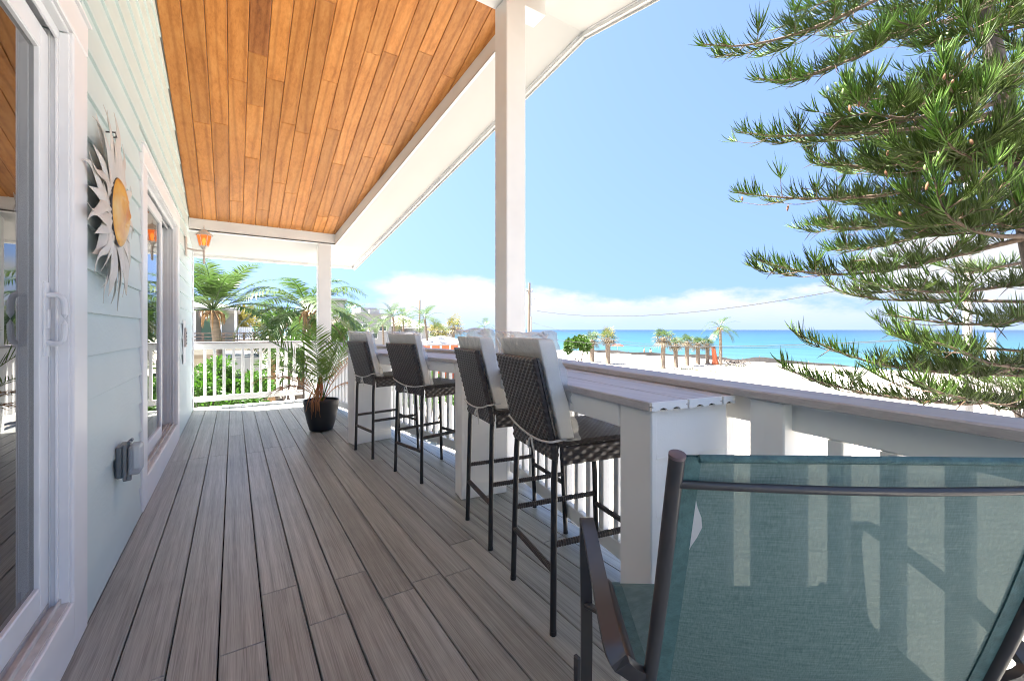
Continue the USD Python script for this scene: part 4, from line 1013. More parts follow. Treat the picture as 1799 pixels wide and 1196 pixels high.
rel = bumpf(0, 0.0, 0.014, 0.045, 0.020) + bumpf(0, -0.018, 0.026, 0.016, 0.012) + bumpf(-0.055, 0.045, 0.026, 0.013, -0.010) + bumpf(0.055, 0.045, 0.026, 0.013, -0.010) \
    + bumpf(-0.055, 0.045, 0.013, 0.009, 0.010) + bumpf(0.055, 0.045, 0.013, 0.009, 0.010) + bumpf(-0.055, 0.072, 0.032, 0.008, 0.008) + bumpf(0.055, 0.072, 0.032, 0.008, 0.008) \
    + bumpf(0, -0.062, 0.045, 0.006, -0.010) + bumpf(0, -0.052, 0.032, 0.007, 0.008) + bumpf(0, -0.074, 0.028, 0.008, 0.009) + bumpf(-0.075, -0.035, 0.03, 0.03, 0.008) + bumpf(0.075, -0.035, 0.03, 0.03, 0.008)
fz[:, 2] += 0.55 * rel * okf
obj('face', (np.c_[WX + 0.050 + fz[:, 2] * 0.8, SY + fz[:, 0] * 0.84, SZ + fz[:, 1] * 0.88], np.array(m.faces)), M['sun_face'], so, smooth=True)
tor = trimesh.creation.torus(0.171, 0.004, 48, 8); tv, tf = vf(tor)
obj('face_rim', (np.c_[WX + 0.050 + tv[:, 2], SY + tv[:, 0] * 0.84, SZ + tv[:, 1] * 0.88], tf), M['bronze'], so, smooth=True)
obj('back_plate', join([bx(WX + 0.006, WX + 0.030, SY - 0.04, SY + 0.04, SZ - 0.04, SZ + 0.04, 0.004), (lambda m: (np.c_[WX + 0.040 + m[0][:, 2], SY + m[0][:, 0], SZ + m[0][:, 1]], m[1]))(lathe([(0.001, 0.0), (0.235, 0.0), (0.235, 0.002), (0.001, 0.002)], 40))]), M['sun_metal'], so)
obj('hanger', join([tube([(WX + 0.003, SY + 0.01, SZ + 0.36), (WX + 0.036, SY + 0.01, SZ + 0.365), (WX + 0.040, SY + 0.01, SZ + 0.345), (WX + 0.022, SY + 0.01, SZ + 0.338)], 0.004, 8)]), M['bronze'], so, smooth=40)

# ------------------------------------------------------------------ weatherproof socket, keypad, wall lantern
ob = thing('outlet_box', 'grey weatherproof outlet box with clear cover low on the aqua wall', 'outlet box')
oy, oz = 2.86, 0.50
obj('back_box', bx(WX + 0.004, WX + 0.032, oy - 0.072, oy + 0.062, oz - 0.078, oz + 0.076, 0.006), M['gray_plastic'], ob)
obj('base_flange', bx(WX + 0.0322, WX + 0.044, oy - 0.082, oy + 0.070, oz - 0.086, oz + 0.084, 0.005), M['gray_plastic'], ob)
cv = trimesh.creation.box((0.046, 0.132, 0.145)).subdivide_to_size(0.02); c_ = np.array(cv.vertices)
hb = np.array([0.012, 0.050, 0.058]); core = np.clip(c_, -hb, hb); dd = c_ - core; LL = np.linalg.norm(dd, axis=1, keepdims=True); c_ = core + dd / np.maximum(LL, 1e-9) * 0.014
obj('clear_cover', (c_ * [0.9, 1, 1] + [WX + 0.071, oy, oz], np.array(cv.faces)), M['clear_plastic'], ob, smooth=50)
obj('socket', bx(WX + 0.0445, WX + 0.052, oy - 0.032, oy + 0.032, oz - 0.052, oz + 0.052, 0.003), M['gray_plastic'], ob)
for k in (0, 1): obj('hinge', tube([(WX + 0.050, oy - 0.05 + k * 0.06, oz + 0.088), (WX + 0.050, oy - 0.02 + k * 0.06, oz + 0.088)], 0.0075, 10), M['gray_plastic'], ob, smooth=40)
obj('latch', bx(WX + 0.048, WX + 0.064, oy - 0.074, oy - 0.055, oz - 0.092, oz - 0.068, 0.003), M['gray_plastic'], ob)
obj('cord_slot', join([tube([(WX + 0.040, oy - 0.06 + 0.035 * k, oz - 0.094), (WX + 0.040, oy - 0.06 + 0.035 * k, oz - 0.080)], 0.010, 10) for k in (0,)]), M['gray_plastic'], ob, smooth=40)

kp = thing('keypad', 'small grey keypad box on a white plate near the house corner', 'keypad')
obj('mount_plate', bx(WX + 0.004, WX + 0.010, 6.10, 6.40, 0.76, 1.26, 0.004), M['trim'], kp)
obj('case', bx(WX + 0.0102, WX + 0.026, 6.20, 6.33, 0.95, 1.17, 0.006), M['lamp_white'], kp)
for r_ in range(4):
    for c2_ in range(3):
        obj('key', bx(WX + 0.0262, WX + 0.0285, 6.213 + c2_ * 0.038, 6.241 + c2_ * 0.038, 0.975 + r_ * 0.040, 1.003 + r_ * 0.040, 0.002), M['gray_plastic'], kp)

la = thing('wall_lantern', 'lit white coach lantern with amber glass on the house wall at the far end', 'wall lamp', loc=(-0.300, 6.42, 2.235))
def hexring(r, z, n=6, a0=0.0): return np.array([(r * math.cos(a0 + 2 * PI * k / n), r * math.sin(a0 + 2 * PI * k / n), z) for k in range(n)])
obj('roof', loft([hexring(0.094, 0.062), hexring(0.090, 0.070), hexring(0.060, 0.102), hexring(0.026, 0.128), hexring(0.012, 0.138)]), M['lamp_white'], la)
obj('finial', lathe([(0.001, 0.182), (0.004, 0.178), (0.003, 0.165), (0.008, 0.155), (0.004, 0.146), (0.009, 0.138)], 12), M['lamp_white'], la, smooth=True)
for k in range(6):
    a0, a1 = 2 * PI * k / 6, 2 * PI * (k + 1) / 6
    t0, t1 = np.array([0.074 * math.cos(a0), 0.074 * math.sin(a0), 0.060]), np.array([0.074 * math.cos(a1), 0.074 * math.sin(a1), 0.060])
    l0_, l1_ = np.array([0.046 * math.cos(a0), 0.046 * math.sin(a0), -0.062]), np.array([0.046 * math.cos(a1), 0.046 * math.sin(a1), -0.062])
    obj('glazing_bar', tube([t0, l0_], 0.0045, 6), M['lamp_white'], la)
    inn = lambda p: p * np.array([0.97, 0.97, 1.0])
    q = np.array([inn(t0), inn(t1), inn(l1_), inn(l0_)]); q2 = q * np.array([0.95, 0.95, 1])
    obj('pane', loft([q, q2]), M['amber'], la)
obj('cup', loft([hexring(0.050, -0.062), hexring(0.052, -0.070), hexring(0.030, -0.092), hexring(0.014, -0.104)][::-1]), M['lamp_white'], la)
obj('stem', lathe([(0.001, -0.285), (0.010, -0.28), (0.012, -0.26), (0.012, -0.12), (0.015, -0.104)], 12), M['lamp_white'], la, smooth=40)
obj('bracket_arm', join([tube([(0.0, 0, -0.125), (-0.07, 0, -0.128), (-0.168, 0, -0.110)], 0.010, 8)]), M['lamp_white'], la, smooth=40)
obj('wall_plate', bx(-0.181, -0.166, -0.055, 0.055, -0.20, 0.02, 0.006), M['lamp_white'], la)
obj('bulb', lathe([(0.001, 0.036), (0.010, 0.030), (0.018, 0.008), (0.020, -0.008), (0.012, -0.03), (0.010, -0.055)], 14), M['bulb'], la, smooth=True)

# ------------------------------------------------------------------ palms, generic
def frond(root, dirv, length, droop, n_leaf, leaf_len, width, seed, lift=0.5, sweep=0.75, vshape=0.35, tip_taper=0.35, seg=3, twist=0.0, bare=0.18, hang=0.5, lw=0.036):
    """A feather frond. Returns (rachis mesh, leaflets mesh)."""
    r = np.random.default_rng(seed)
    d = np.asarray(dirv, float); d /= np.linalg.norm(d)
    side = np.cross(d, [0, 0, 1.0]); side /= np.linalg.norm(side) + 1e-9
    n = 16; t = np.linspace(0, 1, n)
    ang = np.arcsin(np.clip(d[2], -1, 1)) - droop * t ** 1.5
    hz = np.array([d[0], d[1], 0]); hz /= np.linalg.norm(hz) + 1e-9
    st = np.stack([np.cos(ang)[:, None] * hz + np.sin(ang)[:, None] * np.array([0, 0, 1.0])], 0)[0] * (length / (n - 1))
    p = np.asarray(root, float) + np.vstack([[0, 0, 0], np.cumsum(st[:-1], 0)])
    p += side * (twist * t ** 2)[:, None] * length
    rach = tube(p, np.linspace(width, width * 0.18, n), 5, caps=False)
    tan = np.gradient(p, axis=0); tan /= np.linalg.norm(tan, axis=1, keepdims=True)
    V, Fc = [], []
    m = 0
    for k in range(n_leaf):
        u = bare + (1 - bare) * (k + 0.3 * r.random()) / n_leaf
        c = np.array([np.interp(u, t, p[:, i]) for i in range(3)]); tg = np.array([np.interp(u, t, tan[:, i]) for i in range(3)]); tg /= np.linalg.norm(tg)
        sd = np.cross(tg, [0, 0, 1.0]); sd /= np.linalg.norm(sd) + 1e-9; up = np.cross(sd, tg)
        ll = leaf_len * (0.55 + 0.45 * math.sin(PI * min(1, (u - bare) / (1 - bare) * 0.85 + 0.18))) * (1 - tip_taper * max(0, u - 0.7) / 0.3) * (0.9 + 0.2 * r.random())
        for sg in (-1, 1):
            a = tg * sweep * (0.8 + 0.4 * r.random()) + sd * sg + up * vshape * (0.6 + 0.8 * r.random()); a /= np.linalg.norm(a)
            b = np.cross(a, up); b /= np.linalg.norm(b) + 1e-9
            w = ll * lw
            q = c.copy(); aa = a.copy(); rows = []
            for s in range(seg + 1):
                ww = w * (0.55, 1.0, 0.75, 0.12)[s] if seg == 3 else w * (0.7, 1.0, 0.1)[s]
                rows += [q + b * ww, q - b * ww]
                aa = aa - np.array([0, 0, 1.0]) * hang * (0.55 + 0.6 * r.random()) / seg; aa /= np.linalg.norm(aa); q = q + aa * ll / seg
            V += rows
            for s in range(seg):
                o = m + 2 * s; Fc += [[o, o + 1, o + 3], [o, o + 3, o + 2]]
            m += 2 * (seg + 1)
    return rach, (np.array(V), np.array(Fc))

def trunk_mesh(base, top, r0, r1, rings, curve_=0.0, seed=0):
    base, top = np.asarray(base, float), np.asarray(top, float); n = max(8, rings * 2)
    t = np.linspace(0, 1, n); side = np.array([1.0, 0.3, 0])
    p = base + (top - base) * t[:, None] + side * (curve_ * np.sin(PI * t))[:, None]
    rad = r0 + (r1 - r0) * t ** 0.7
    rad = rad * (1 + 0.05 * (np.arange(n) % 2)) * (1 + 0.25 * np.exp(-t * 14))
    return tube(p, rad, 10)

def feather_palm(name, label, top, base_z, crown, nf, seed, mat='palm', lw=0.042, rt=0.12, lean=(0, 0), group=None, droop=(0.9, 1.9), nleaf=34, dead=3, elev=(-0.35, 1.25), leaf=0.28, cat='palm tree', hang=0.55, husk=True, skip=None):
    r = np.random.default_rng(seed)
    top = np.asarray(top, float)
    t = thing(name, label, cat, group)
    base = np.array([top[0] + lean[0], top[1] + lean[1], base_z])
    obj('trunk', trunk_mesh(base, top, rt * 1.35, rt, 14, 0.12, seed), M['palm_trunk'], t, smooth=True)
    for k in range(nf):
        az = k * 2.39996 + seed * 0.7 + 0.3 * r.random(); fr = (k + 0.5) / nf
        el = elev[1] - (elev[1] - elev[0]) * fr ** 0.9 + 0.12 * (r.random() - 0.5)
        L = crown * (0.82 + 0.3 * r.random()) * (1.0 - 0.25 * (1 - fr) ** 3)
        d = (math.cos(az) * math.cos(el), math.sin(az) * math.cos(el), math.sin(el))
        root = top + np.array(d) * rt * 0.6 + [0, 0, 0.05]
        ra, lf = frond(root, d, L, droop[0] + (droop[1] - droop[0]) * r.random(), nleaf, L * leaf, rt * 0.16, seed * 100 + k, hang=hang, lw=lw)
        mm = mat if fr < 0.93 or dead == 0 else 'palm_tan'
        if k % 3 == 1 and mat == 'palm': mm = 'palm_pale'
        obj('frond', join([ra, lf]), M[mm], t)
    if husk:
        ms = []
        for k in range(18):
            az = r.random() * 2 * PI; q = top + np.array([math.cos(az), math.sin(az), 0]) * rt * 0.9
            ms.append(tube([q + [0, 0, 0.02], q + np.array([math.cos(az), math.sin(az), 0]) * rt * 1.3 + [0, 0, 0.10 - 0.35 * r.random()], q + np.array([math.cos(az), math.sin(az), 0]) * rt * 1.6 + [0, 0, -0.25 - 0.4 * r.random()]], [rt * 0.35, rt * 0.25, rt * 0.06], 5))
        obj('husk', join(ms), M['husk'], t)
    return t

def fan_leaf(c, d, rad, nb, r, up=0.3):
    """One fan leaf: blades spread from the end of a stalk."""
    d = np.asarray(d, float); d /= np.linalg.norm(d); s = np.cross(d, [0, 0, 1.0]); s /= np.linalg.norm(s) + 1e-9; u = np.cross(s, d)
    V, Fc = [], []
    for k in range(nb):
        a = (k / (nb - 1) - 0.5) * 4.0; b = d * math.cos(a) + s * math.sin(a) + u * 0.15 * math.cos(a); b /= np.linalg.norm(b); w = np.cross(b, u) * rad * 0.05
        q1 = c + b * rad * 0.55; q2 = c + b * rad * (0.9 + 0.2 * r.random()) - np.array([0, 0, 1.0]) * rad * (0.18 + 0.2 * r.random())
        o = len(V); V += [c, q1 + w, q1 - w, q2]; Fc += [[o, o + 1, o + 2], [o + 1, o + 3, o + 2]]
    return np.array(V), np.array(Fc)

def fan_palm(label, top, base_z, rad, seed, group, skirt=0.8, rt=0.2, gold=0, lean=(0, 0), nf=34, name='cabbage_palm'):
    r = np.random.default_rng(seed); top = np.asarray(top, float)
    t = thing(name, label, 'palm tree', group)
    obj('trunk', trunk_mesh((top[0] + lean[0], top[1] + lean[1], base_z), top, rt * 1.1, rt, 12, 0.0, seed), M['palm_trunk'], t, smooth=True)
    live, tan, gd = [], [], []
    for k in range(nf):
        az = k * 2.4 + seed + 0.5 * r.random(); fr = k / nf; el = 1.25 - 2.35 * fr + 0.3 * (r.random() - 0.5); rad_ = rad * (0.75 + 0.5 * r.random())
        d = np.array([math.cos(az) * math.cos(el), math.sin(az) * math.cos(el), math.sin(el)])
        c = top + d * rad_ * (0.42 + 0.15 * r.random()); ms = [tube([top, c], rt * 0.08, 4, caps=False), fan_leaf(c, d, rad_ * 0.60, 11, r)]
        if fr > skirt * 0.62: tan += ms
        elif gold and k % 3 != 0: gd += ms
        else: live += ms
    if live: obj('crown', join(live), M['palm_pale'], t)
    if gd: obj('gold_leaves', join(gd), M['palm_gold'], t)
    if tan: obj('dead_skirt', join(tan), M['palm_tan'], t)
    return t

# ------------------------------------------------------------------ potted palm on the deck
pp = thing('potted_palm', 'young feather palm with browning lower fronds in a black pot', 'potted plant')
PC = np.array([0.845, 5.30, 0.0])
obj('pot', (lambda m: (m[0] + PC, m[1]))(lathe([(0.001, 0.004), (0.112, 0.004), (0.124, 0.012), (0.150, 0.10), (0.176, 0.22), (0.189, 0.315), (0.190, 0.345), (0.186, 0.350), (0.180, 0.347), (0.178, 0.325), (0.001, 0.322)], 48)), M['pot'], pp, smooth=35)
obj('soil', (lambda m: (m[0] + PC, m[1]))(lathe([(0.177, 0.3235), (0.12, 0.330), (0.05, 0.334), (0.001, 0.335)], 32)), M['soil'], pp, smooth=True)
R3, D3 = np.array([CS, -SN, 0]), np.array([SN, CS, 0])
crown0 = PC + [0, 0, 0.33]
def pf_(az_right, depth, el, L, droop, mat, leafL, seed, nleaf=26, hang=0.35, sweep=0.8, rootup=0.0, tw=0.0, bare=0.25):
    d = R3 * az_right * math.cos(el) + D3 * depth * math.cos(el); hz = np.linalg.norm(d); d = d / (hz + 1e-9) * math.cos(el) + np.array([0, 0, math.sin(el)])
    ra, lf = frond(crown0 + [0, 0, rootup] + R3 * az_right * 0.02, d, L, droop, nleaf, leafL, 0.0055, seed, hang=hang, sweep=sweep, twist=tw, bare=bare, vshape=0.3, lw=0.030)
    f = thing('frond', parent=pp)
    obj('stalk', ra, M['palm_green' if mat != 'palm_dead' else 'palm_dead'], f, smooth=True); obj('leaflets', lf, M[mat], f)
pf_(-1.0, -0.15, 1.22, 1.42, 1.75, 'palm_green', 0.32, 1, 32, 0.15)
pf_(0.55, -0.1, 1.42, 0.95, 0.55, 'palm_green', 0.26, 2, 28, 0.12)
pf_(0.75, 0.5, 1.30, 1.00, 0.75, 'palm_bright', 0.24, 3, 26, 0.12, bare=0.5)
pf_(-0.35, 0.4, 1.45, 1.02, 0.9, 'palm_green', 0.27, 4, 28, 0.15)
pf_(-0.9, -0.5, 0.95, 0.78, 1.6, 'palm_dead', 0.22, 5, 24, 0.7)
pf_(-1.0, 0.3, 1.05, 0.72, 1.2, 'palm_green', 0.20, 6, 22, 0.3)
pf_(-0.8, -0.2, 0.85, 0.62, 1.9, 'palm_dead', 0.24, 7, 20, 0.9)
pf_(-0.55, -0.9, 1.0, 0.66, 1.3, 'palm_dead', 0.20, 13, 20, 0.5)
pf_(0.95, -0.2, 1.10, 0.85, 0.75, 'palm_dead', 0.18, 8, 20, 0.4)
pf_(1.0, 0.1, 0.98, 0.62, 2.1, 'palm_dead', 0.20, 9, 20, 0.9)
pf_(0.15, -1.0, 1.2, 0.80, 1.0, 'palm_green', 0.22, 10, 24, 0.25)
pf_(0.4, 0.9, 1.2, 0.95, 0.9, 'palm_green', 0.24, 12, 24, 0.2)
r = np.random.default_rng(5); ms = []
for k in range(18):
    a = (r.random() - 0.5) * 1.2; q0 = crown0 + R3 * (0.03 * a) + [0, 0, 0.26 * r.random() + 0.06] - D3 * 0.02
    reach = 0.215 + 0.03 * r.random()
    q1 = q0 + R3 * (0.03 + 0.07 * a) - D3 * reach * 0.55; q1[2] = 0.40 + 0.10 * r.random()
    q2 = PC + R3 * (0.02 + 0.11 * a) - D3 * reach; q2[2] = 0.35 + 0.02 * r.random()
    q3 = q2 + R3 * 0.03 * a - D3 * 0.012; q3[2] = 0.33 - 0.17 * r.random()
    rr_ = 0.0025 + 0.003 * r.random(); ms.append(tube([q0, q1, q2, q3], [rr_, rr_ * 1.2, rr_, 0.001], 4))
obj('dead_sheaths', join(ms), M['palm_dead'], pp)

# ------------------------------------------------------------------ the pine at the right, one storey down, reaching past the rail
pine = thing('pine_tree', 'tall pine with tiered branches of rope-like needles right of the deck', 'tree')
PD = 3.9
T0 = at(1800, 579, PD); TOPZ = 7.5
tz = np.linspace(GZ - 0.1, TOPZ, 22); 
t_u = lambda z: 1888 - 38.5 * z if z < 4.5 else 1715 - 8 * (z - 4.5)                      # the trunk leans a touch
tp = np.array([[*at(t_u(z), 579, PD)[:2], z] for z in tz])
obj('trunk', tube(tp, 0.135 - 0.0105 * (tz - GZ), 14), M['bark'], pine, smooth=True)
def resample(p, n):
    p = np.asarray(p, float); L = np.r_[0, np.cumsum(np.linalg.norm(np.diff(p, axis=0), axis=1))]; t = np.linspace(0, L[-1], n)
    q = np.stack([np.interp(t, L, p[:, i]) for i in range(3)], -1)
    for _ in range(3): q[1:-1] = (q[:-2] + 2 * q[1:-1] + q[2:]) / 4
    return q, L[-1]
SH = np.array([[math.cos(a), math.sin(a)] for a in (0.5, 2.6, 4.7)])
def cords(P0, D, Lc, rad, r, curl):
    """Needle ropes: many three-sided tapering tubes grown at once. P0, D: (n,3); Lc: (n,)."""
    n = len(P0); S = 5
    pts = np.empty((n, S, 3)); q = P0.copy(); d = D / np.linalg.norm(D, axis=1, keepdims=True)
    bend = np.array([0, 0, 1.0]) * curl[:, None] + (r.random((n, 3)) - 0.5) * 0.35
    for s in range(S):
        pts[:, s] = q; q = q + d * (Lc / (S - 1))[:, None]; d = d + bend / (S - 1); d /= np.linalg.norm(d, axis=1, keepdims=True)
    tan = np.gradient(pts, axis=1); tan /= np.linalg.norm(tan, axis=2, keepdims=True)
    a = np.cross(tan, [0.3, 0.5, 0.8]); a /= np.linalg.norm(a, axis=2, keepdims=True) + 1e-9; b = np.cross(tan, a)
    prof = np.array([0.85, 1.0, 0.95, 0.75, 0.12])[None, :, None] * rad[:, None, None]
    v = pts[:, :, None] + prof[..., None] * (SH[:, 0][None, None, :, None] * a[:, :, None] + SH[:, 1][None, None, :, None] * b[:, :, None])
    v = v.reshape(n, S * 3, 3)
    f = []
    for s in range(S - 1):
        for k in range(3):
            A, B, C, E_ = s * 3 + k, s * 3 + (k + 1) % 3, (s + 1) * 3 + (k + 1) % 3, (s + 1) * 3 + k
            f += [[A, B, C], [A, C, E_]]
    f = np.array(f); F_ = (f[None] + (np.arange(n) * S * 3)[:, None, None]).reshape(-1, 3)
    return v.reshape(-1, 3), F_

def pine_branch(pts, seed, dens=1.0, start=0.25, shoots=9, cord=0.15, droop=0.0, tuft=False, w=1.0):
    """pts: root to tip in the world. Side shoots fan out in a level spray, everything bristling with needle ropes."""
    r = np.random.default_rng(seed)
    ax, L = resample(pts, 30)
    tn = np.linspace(0, 1, 30)
    b = thing('branch', parent=pine)
    rad = (0.008 + 0.010 * L / 2) * w
    wood_ = [tube(ax, rad * (1 - 0.86 * tn) + 0.0015, 7)]
    tan = np.gradient(ax, axis=0); tan /= np.linalg.norm(tan, axis=1, keepdims=True)
    tan[:, 2] += 0
    axes = [(ax, L, start, 1.0)]
    for k in range(shoots):
        u = start + (0.93 - start) * (k + 0.7 * r.random()) / shoots
        i = int(u * 29); c = ax[i]; t = tan[i]; sd = np.cross(t, [0, 0, 1.0]); sd /= np.linalg.norm(sd) + 1e-9
        sg = 1 if k % 2 else -1
        ll = (0.62 - 0.36 * u) * min(1.0, L / 1.5) * (0.7 + 0.6 * r.random())
        d = t * 0.8 + sd * sg * (0.75 + 0.3 * r.random()) + np.array([0, 0, 1.0]) * (0.05 + 0.25 * (r.random() - 0.4)); d /= np.linalg.norm(d)
        q = c + d * ll * 0.5 - np.array([0, 0, 0.02]); e = c + d * ll + np.array([0, 0, 0.10 * ll + 0.02])
        sax, sl = resample([c, q, e], 12); axes.append((sax, sl, 0.12, 0.9)); wood_.append(tube(sax, np.linspace(0.0045, 0.0015, 12) * w, 5))
    obj('wood', join(wood_), M['twig'], b, smooth=True)
    PP, DD, LL, CC, TT = [], [], [], [], []
    for sax, sl, s0, scale in axes:
        n = int(sl * (1 - s0) * 112 * dens)
        if n < 2: continue
        u = s0 + (1 - s0) * np.sort(r.random(int(n * 1.6))) ** 0.9
        keep = meshkit.noise(np.c_[u * sl * 9, u * 0 + seed * 1.7, u * 0 + sl * 13], seed) > 0.42 - 0.3 * (u > 0.9)
        u = u[keep]; n = len(u)
        if n < 2: continue
        m_ = len(sax) - 1; tt = np.gradient(sax, axis=0); tt /= np.linalg.norm(tt, axis=1, keepdims=True)
        x = u * m_; i = np.minimum(x.astype(int), m_ - 1); fr = (x - i)[:, None]
        c = sax[i] * (1 - fr) + sax[i + 1] * fr; t = tt[i]
        sd = np.cross(t, [0, 0, 1.0]); sd /= np.linalg.norm(sd, axis=1, keepdims=True) + 1e-9; up = np.cross(sd, t)
        ph = r.random(n) * 2 * PI
        # ropes leave mostly sideways and upwards
        lat = sd * np.cos(ph)[:, None] * 0.85 + up * (np.sin(ph) * 0.62 + 0.42)[:, None]
        d = t * (0.75 + 0.5 * r.random(n))[:, None] + lat
        PP.append(c); DD.append(d); LL.append(1.45 * cord * scale * (0.5 + 0.6 * r.random(n)) * (1 - 0.35 * np.clip((u - 0.85) / 0.15, 0, 1))); CC.append(0.6 + 0.8 * r.random(n) - droop)
        TT.append(u > 0.82)
    PP, DD, LL, CC, TT = np.vstack(PP), np.vstack(DD), np.concatenate(LL), np.concatenate(CC), np.concatenate(TT)
    rr = 0.0037 * (0.8 + 0.4 * r.random(len(PP)))
    young = TT & (r.random(len(PP)) < 0.7)
    dead = ~young & (r.random(len(PP)) < 0.035); old = ~young & ~dead
    obj('needles', cords(PP[old], DD[old], LL[old], rr[old], r, CC[old]), M['needles'], b, smooth=True)
    if dead.sum() > 3: obj('brown_needles', cords(PP[dead], DD[dead] - [0, 0, 0.8], LL[dead] * 0.8, rr[dead], r, CC[dead] - 1.2), M['needle_brown'], b, smooth=True)
    if young.sum() > 3: obj('young_needles', cords(PP[young], DD[young], LL[young], rr[young], r, CC[young]), M['needle_tip'], b, smooth=True)

def B(*uvd): return [at(*q) for q in uvd][::-1]              # listed tip first
branches = [
    (B((1236, 78, 3.3), (1290, 84, 3.35), (1370, 70, 3.45), (1450, 42, 3.5), (1540, 0, 3.6), (1680, -70, 3.8)), 1.0, 0.30, 10, 0.15),
    (B((1330, 138, 3.2), (1385, 146, 3.25), (1450, 122, 3.3), (1530, 92, 3.4), (1600, 40, 3.6), (1720, -30, 3.9)), 1.0, 0.25, 11, 0.15),
    (B((1400, 20, 4.0), (1480, -5, 4.0), (1560, -30, 4.0), (1700, -60, 4.0)), 1.0, 0.2, 8, 0.15),
    (B((1302, 232, 3.3), (1350, 240, 3.35), (1430, 238, 3.4), (1540, 232, 3.6), (1660, 222, 3.8), (1775, 190, 3.9)), 1.0, 0.28, 12, 0.15),
    (B((1296, 338, 3.4), (1350, 346, 3.45), (1430, 350, 3.5), (1530, 346, 3.6), (1650, 326, 3.8), (1790, 290, 3.9)), 1.0, 0.25, 13, 0.15),
    (B((1420, 395, 4.3), (1500, 402, 4.3), (1600, 392, 4.2), (1700, 370, 4.1), (1790, 340, 4.0)), 1.0, 0.2, 11, 0.15),
    (B((1330, 456, 3.2), (1385, 474, 3.25), (1460, 484, 3.3), (1540, 478, 3.4), (1640, 458, 3.6), (1795, 420, 3.9)), 1.0, 0.3, 12, 0.14),
    (B((1455, 440, 3.9), (1530, 436, 3.9), (1610, 418, 3.9), (1700, 396, 3.9), (1795, 370, 3.9)), 1.0, 0.2, 11, 0.15),
    (B((1500, 490, 3.1), (1570, 508, 3.1), (1650, 514, 3.2), (1730, 508, 3.4), (1830, 490, 3.8)), 0.8, 0.1, 10, 0.15),
    (B((1560, 552, 2.9), (1620, 563, 2.95), (1690, 570, 3.0), (1770, 568, 3.2), (1860, 540, 3.8)), 0.7, 0.08, 9, 0.15),
    (B((1424, 596, 3.1), (1470, 618, 3.1), (1540, 640, 3.15), (1620, 652, 3.2), (1720, 656, 3.4), (1830, 640, 3.8)), 0.9, 0.15, 12, 0.12),
    (B((1374, 645, 3.0), (1430, 668, 3.0), (1510, 690, 3.05), (1600, 702, 3.1), (1700, 710, 3.3), (1840, 690, 3.8)), 0.8, 0.15, 12, 0.12),
    (B((1640, 600, 2.7), (1680, 612, 2.75), (1740, 640, 2.9), (1840, 650, 3.5)), 0.8, 0.05, 6, 0.15),
    (B((1610, 668, 2.6), (1650, 690, 2.65), (1720, 705, 2.8), (1850, 720, 3.4)), 0.8, 0.05, 6, 0.14),
    # inner tiers behind and above
    (B((1470, 160, 4.5), (1560, 170, 4.4), (1660, 160, 4.2), (1770, 130, 4.0)), 1.1, 0.1, 11, 0.16),
    (B((1450, 290, 4.5), (1550, 296, 4.4), (1660, 280, 4.2), (1775, 250, 4.0)), 1.1, 0.1, 11, 0.16),
    (B((1520, 60, 4.4), (1600, 70, 4.3), (1690, 50, 4.1), (1760, 20, 4.0)), 1.1, 0.1, 9, 0.16),
    (B((1560, 450, 4.3), (1640, 455, 4.2), (1720, 440, 4.1), (1800, 420, 4.0)), 1.0, 0.1, 9, 0.16),
    (B((1490, 230, 4.0), (1580, 236, 4.0), (1680, 226, 4.0), (1780, 200, 4.0)), 1.1, 0.1, 10, 0.16),
    (B((1480, 350, 4.2), (1570, 360, 4.1), (1680, 350, 4.0), (1790, 320, 3.9)), 1.1, 0.1, 10, 0.16),
    (B((1950, 60, 4.4), (1900, 70, 4.3), (1840, 60, 4.1), (1780, 40, 4.0)), 1.0, 0.1, 8, 0.16),
    (B((1930, 220, 3.9), (1880, 226, 3.9), (1830, 216, 3.9), (1790, 190, 3.95)), 1.0, 0.1, 8, 0.16),
    (B((1930, 380, 3.6), (1880, 390, 3.7), (1830, 376, 3.8), (1795, 340, 3.9)), 1.0, 0.1, 8, 0.16),
    # limbs reaching towards the deck, their ends turned up in plumes
    (B((1636, 292, 2.75), (1646, 330, 2.72), (1652, 372, 2.75), (1700, 402, 2.95), (1760, 416, 3.3), (1800, 415, 3.9)), 1.6, 0.52, 9, 0.17),
    (B((1486, 140, 2.95), (1490, 165, 2.93), (1516, 194, 2.95), (1580, 210, 3.1), (1690, 200, 3.5), (1780, 170, 3.9)), 1.5, 0.58, 9, 0.15),
    (B((1640, 190, 2.7), (1650, 226, 2.68), (1664, 255, 2.75), (1710, 280, 3.1), (1790, 270, 3.9)), 1.6, 0.45, 9, 0.17),
    (B((1655, 92, 2.75), (1660, 130, 2.72), (1668, 165, 2.8), (1710, 175, 3.2), (1778, 140, 3.9)), 1.6, 0.45, 9, 0.16),
    (B((1722, 230, 2.9), (1730, 262, 2.9), (1750, 290, 3.1), (1795, 280, 3.9)), 1.5, 0.3, 7, 0.16),
    (B((1560, 262, 3.1), (1580, 285, 3.1), (1630, 300, 3.2), (1790, 280, 3.9)), 1.4, 0.5, 8, 0.15),
    (B((1690, 20, 2.9), (1700, 50, 2.9), (1730, 60, 3.2), (1770, 30, 3.9)), 1.4, 0.35, 7, 0.15),
    (B((1560, 30, 3.2), (1600, 48, 3.2), (1660, 40, 3.5), (1760, 0, 3.9)), 1.2, 0.3, 8, 0.15),
    (B((1780, 330, 3.0), (1790, 370, 3.0), (1815, 390, 3.3), (1800, 380, 3.9)), 1.4, 0.2, 6, 0.16),
]
for k, (pts, dens, st, sh, cl) in enumerate(branches):
    pine_branch(pts, 300 + k, dens, st, sh, cl, w=1.0 if k < 23 else 1.15)
r = np.random.default_rng(91)
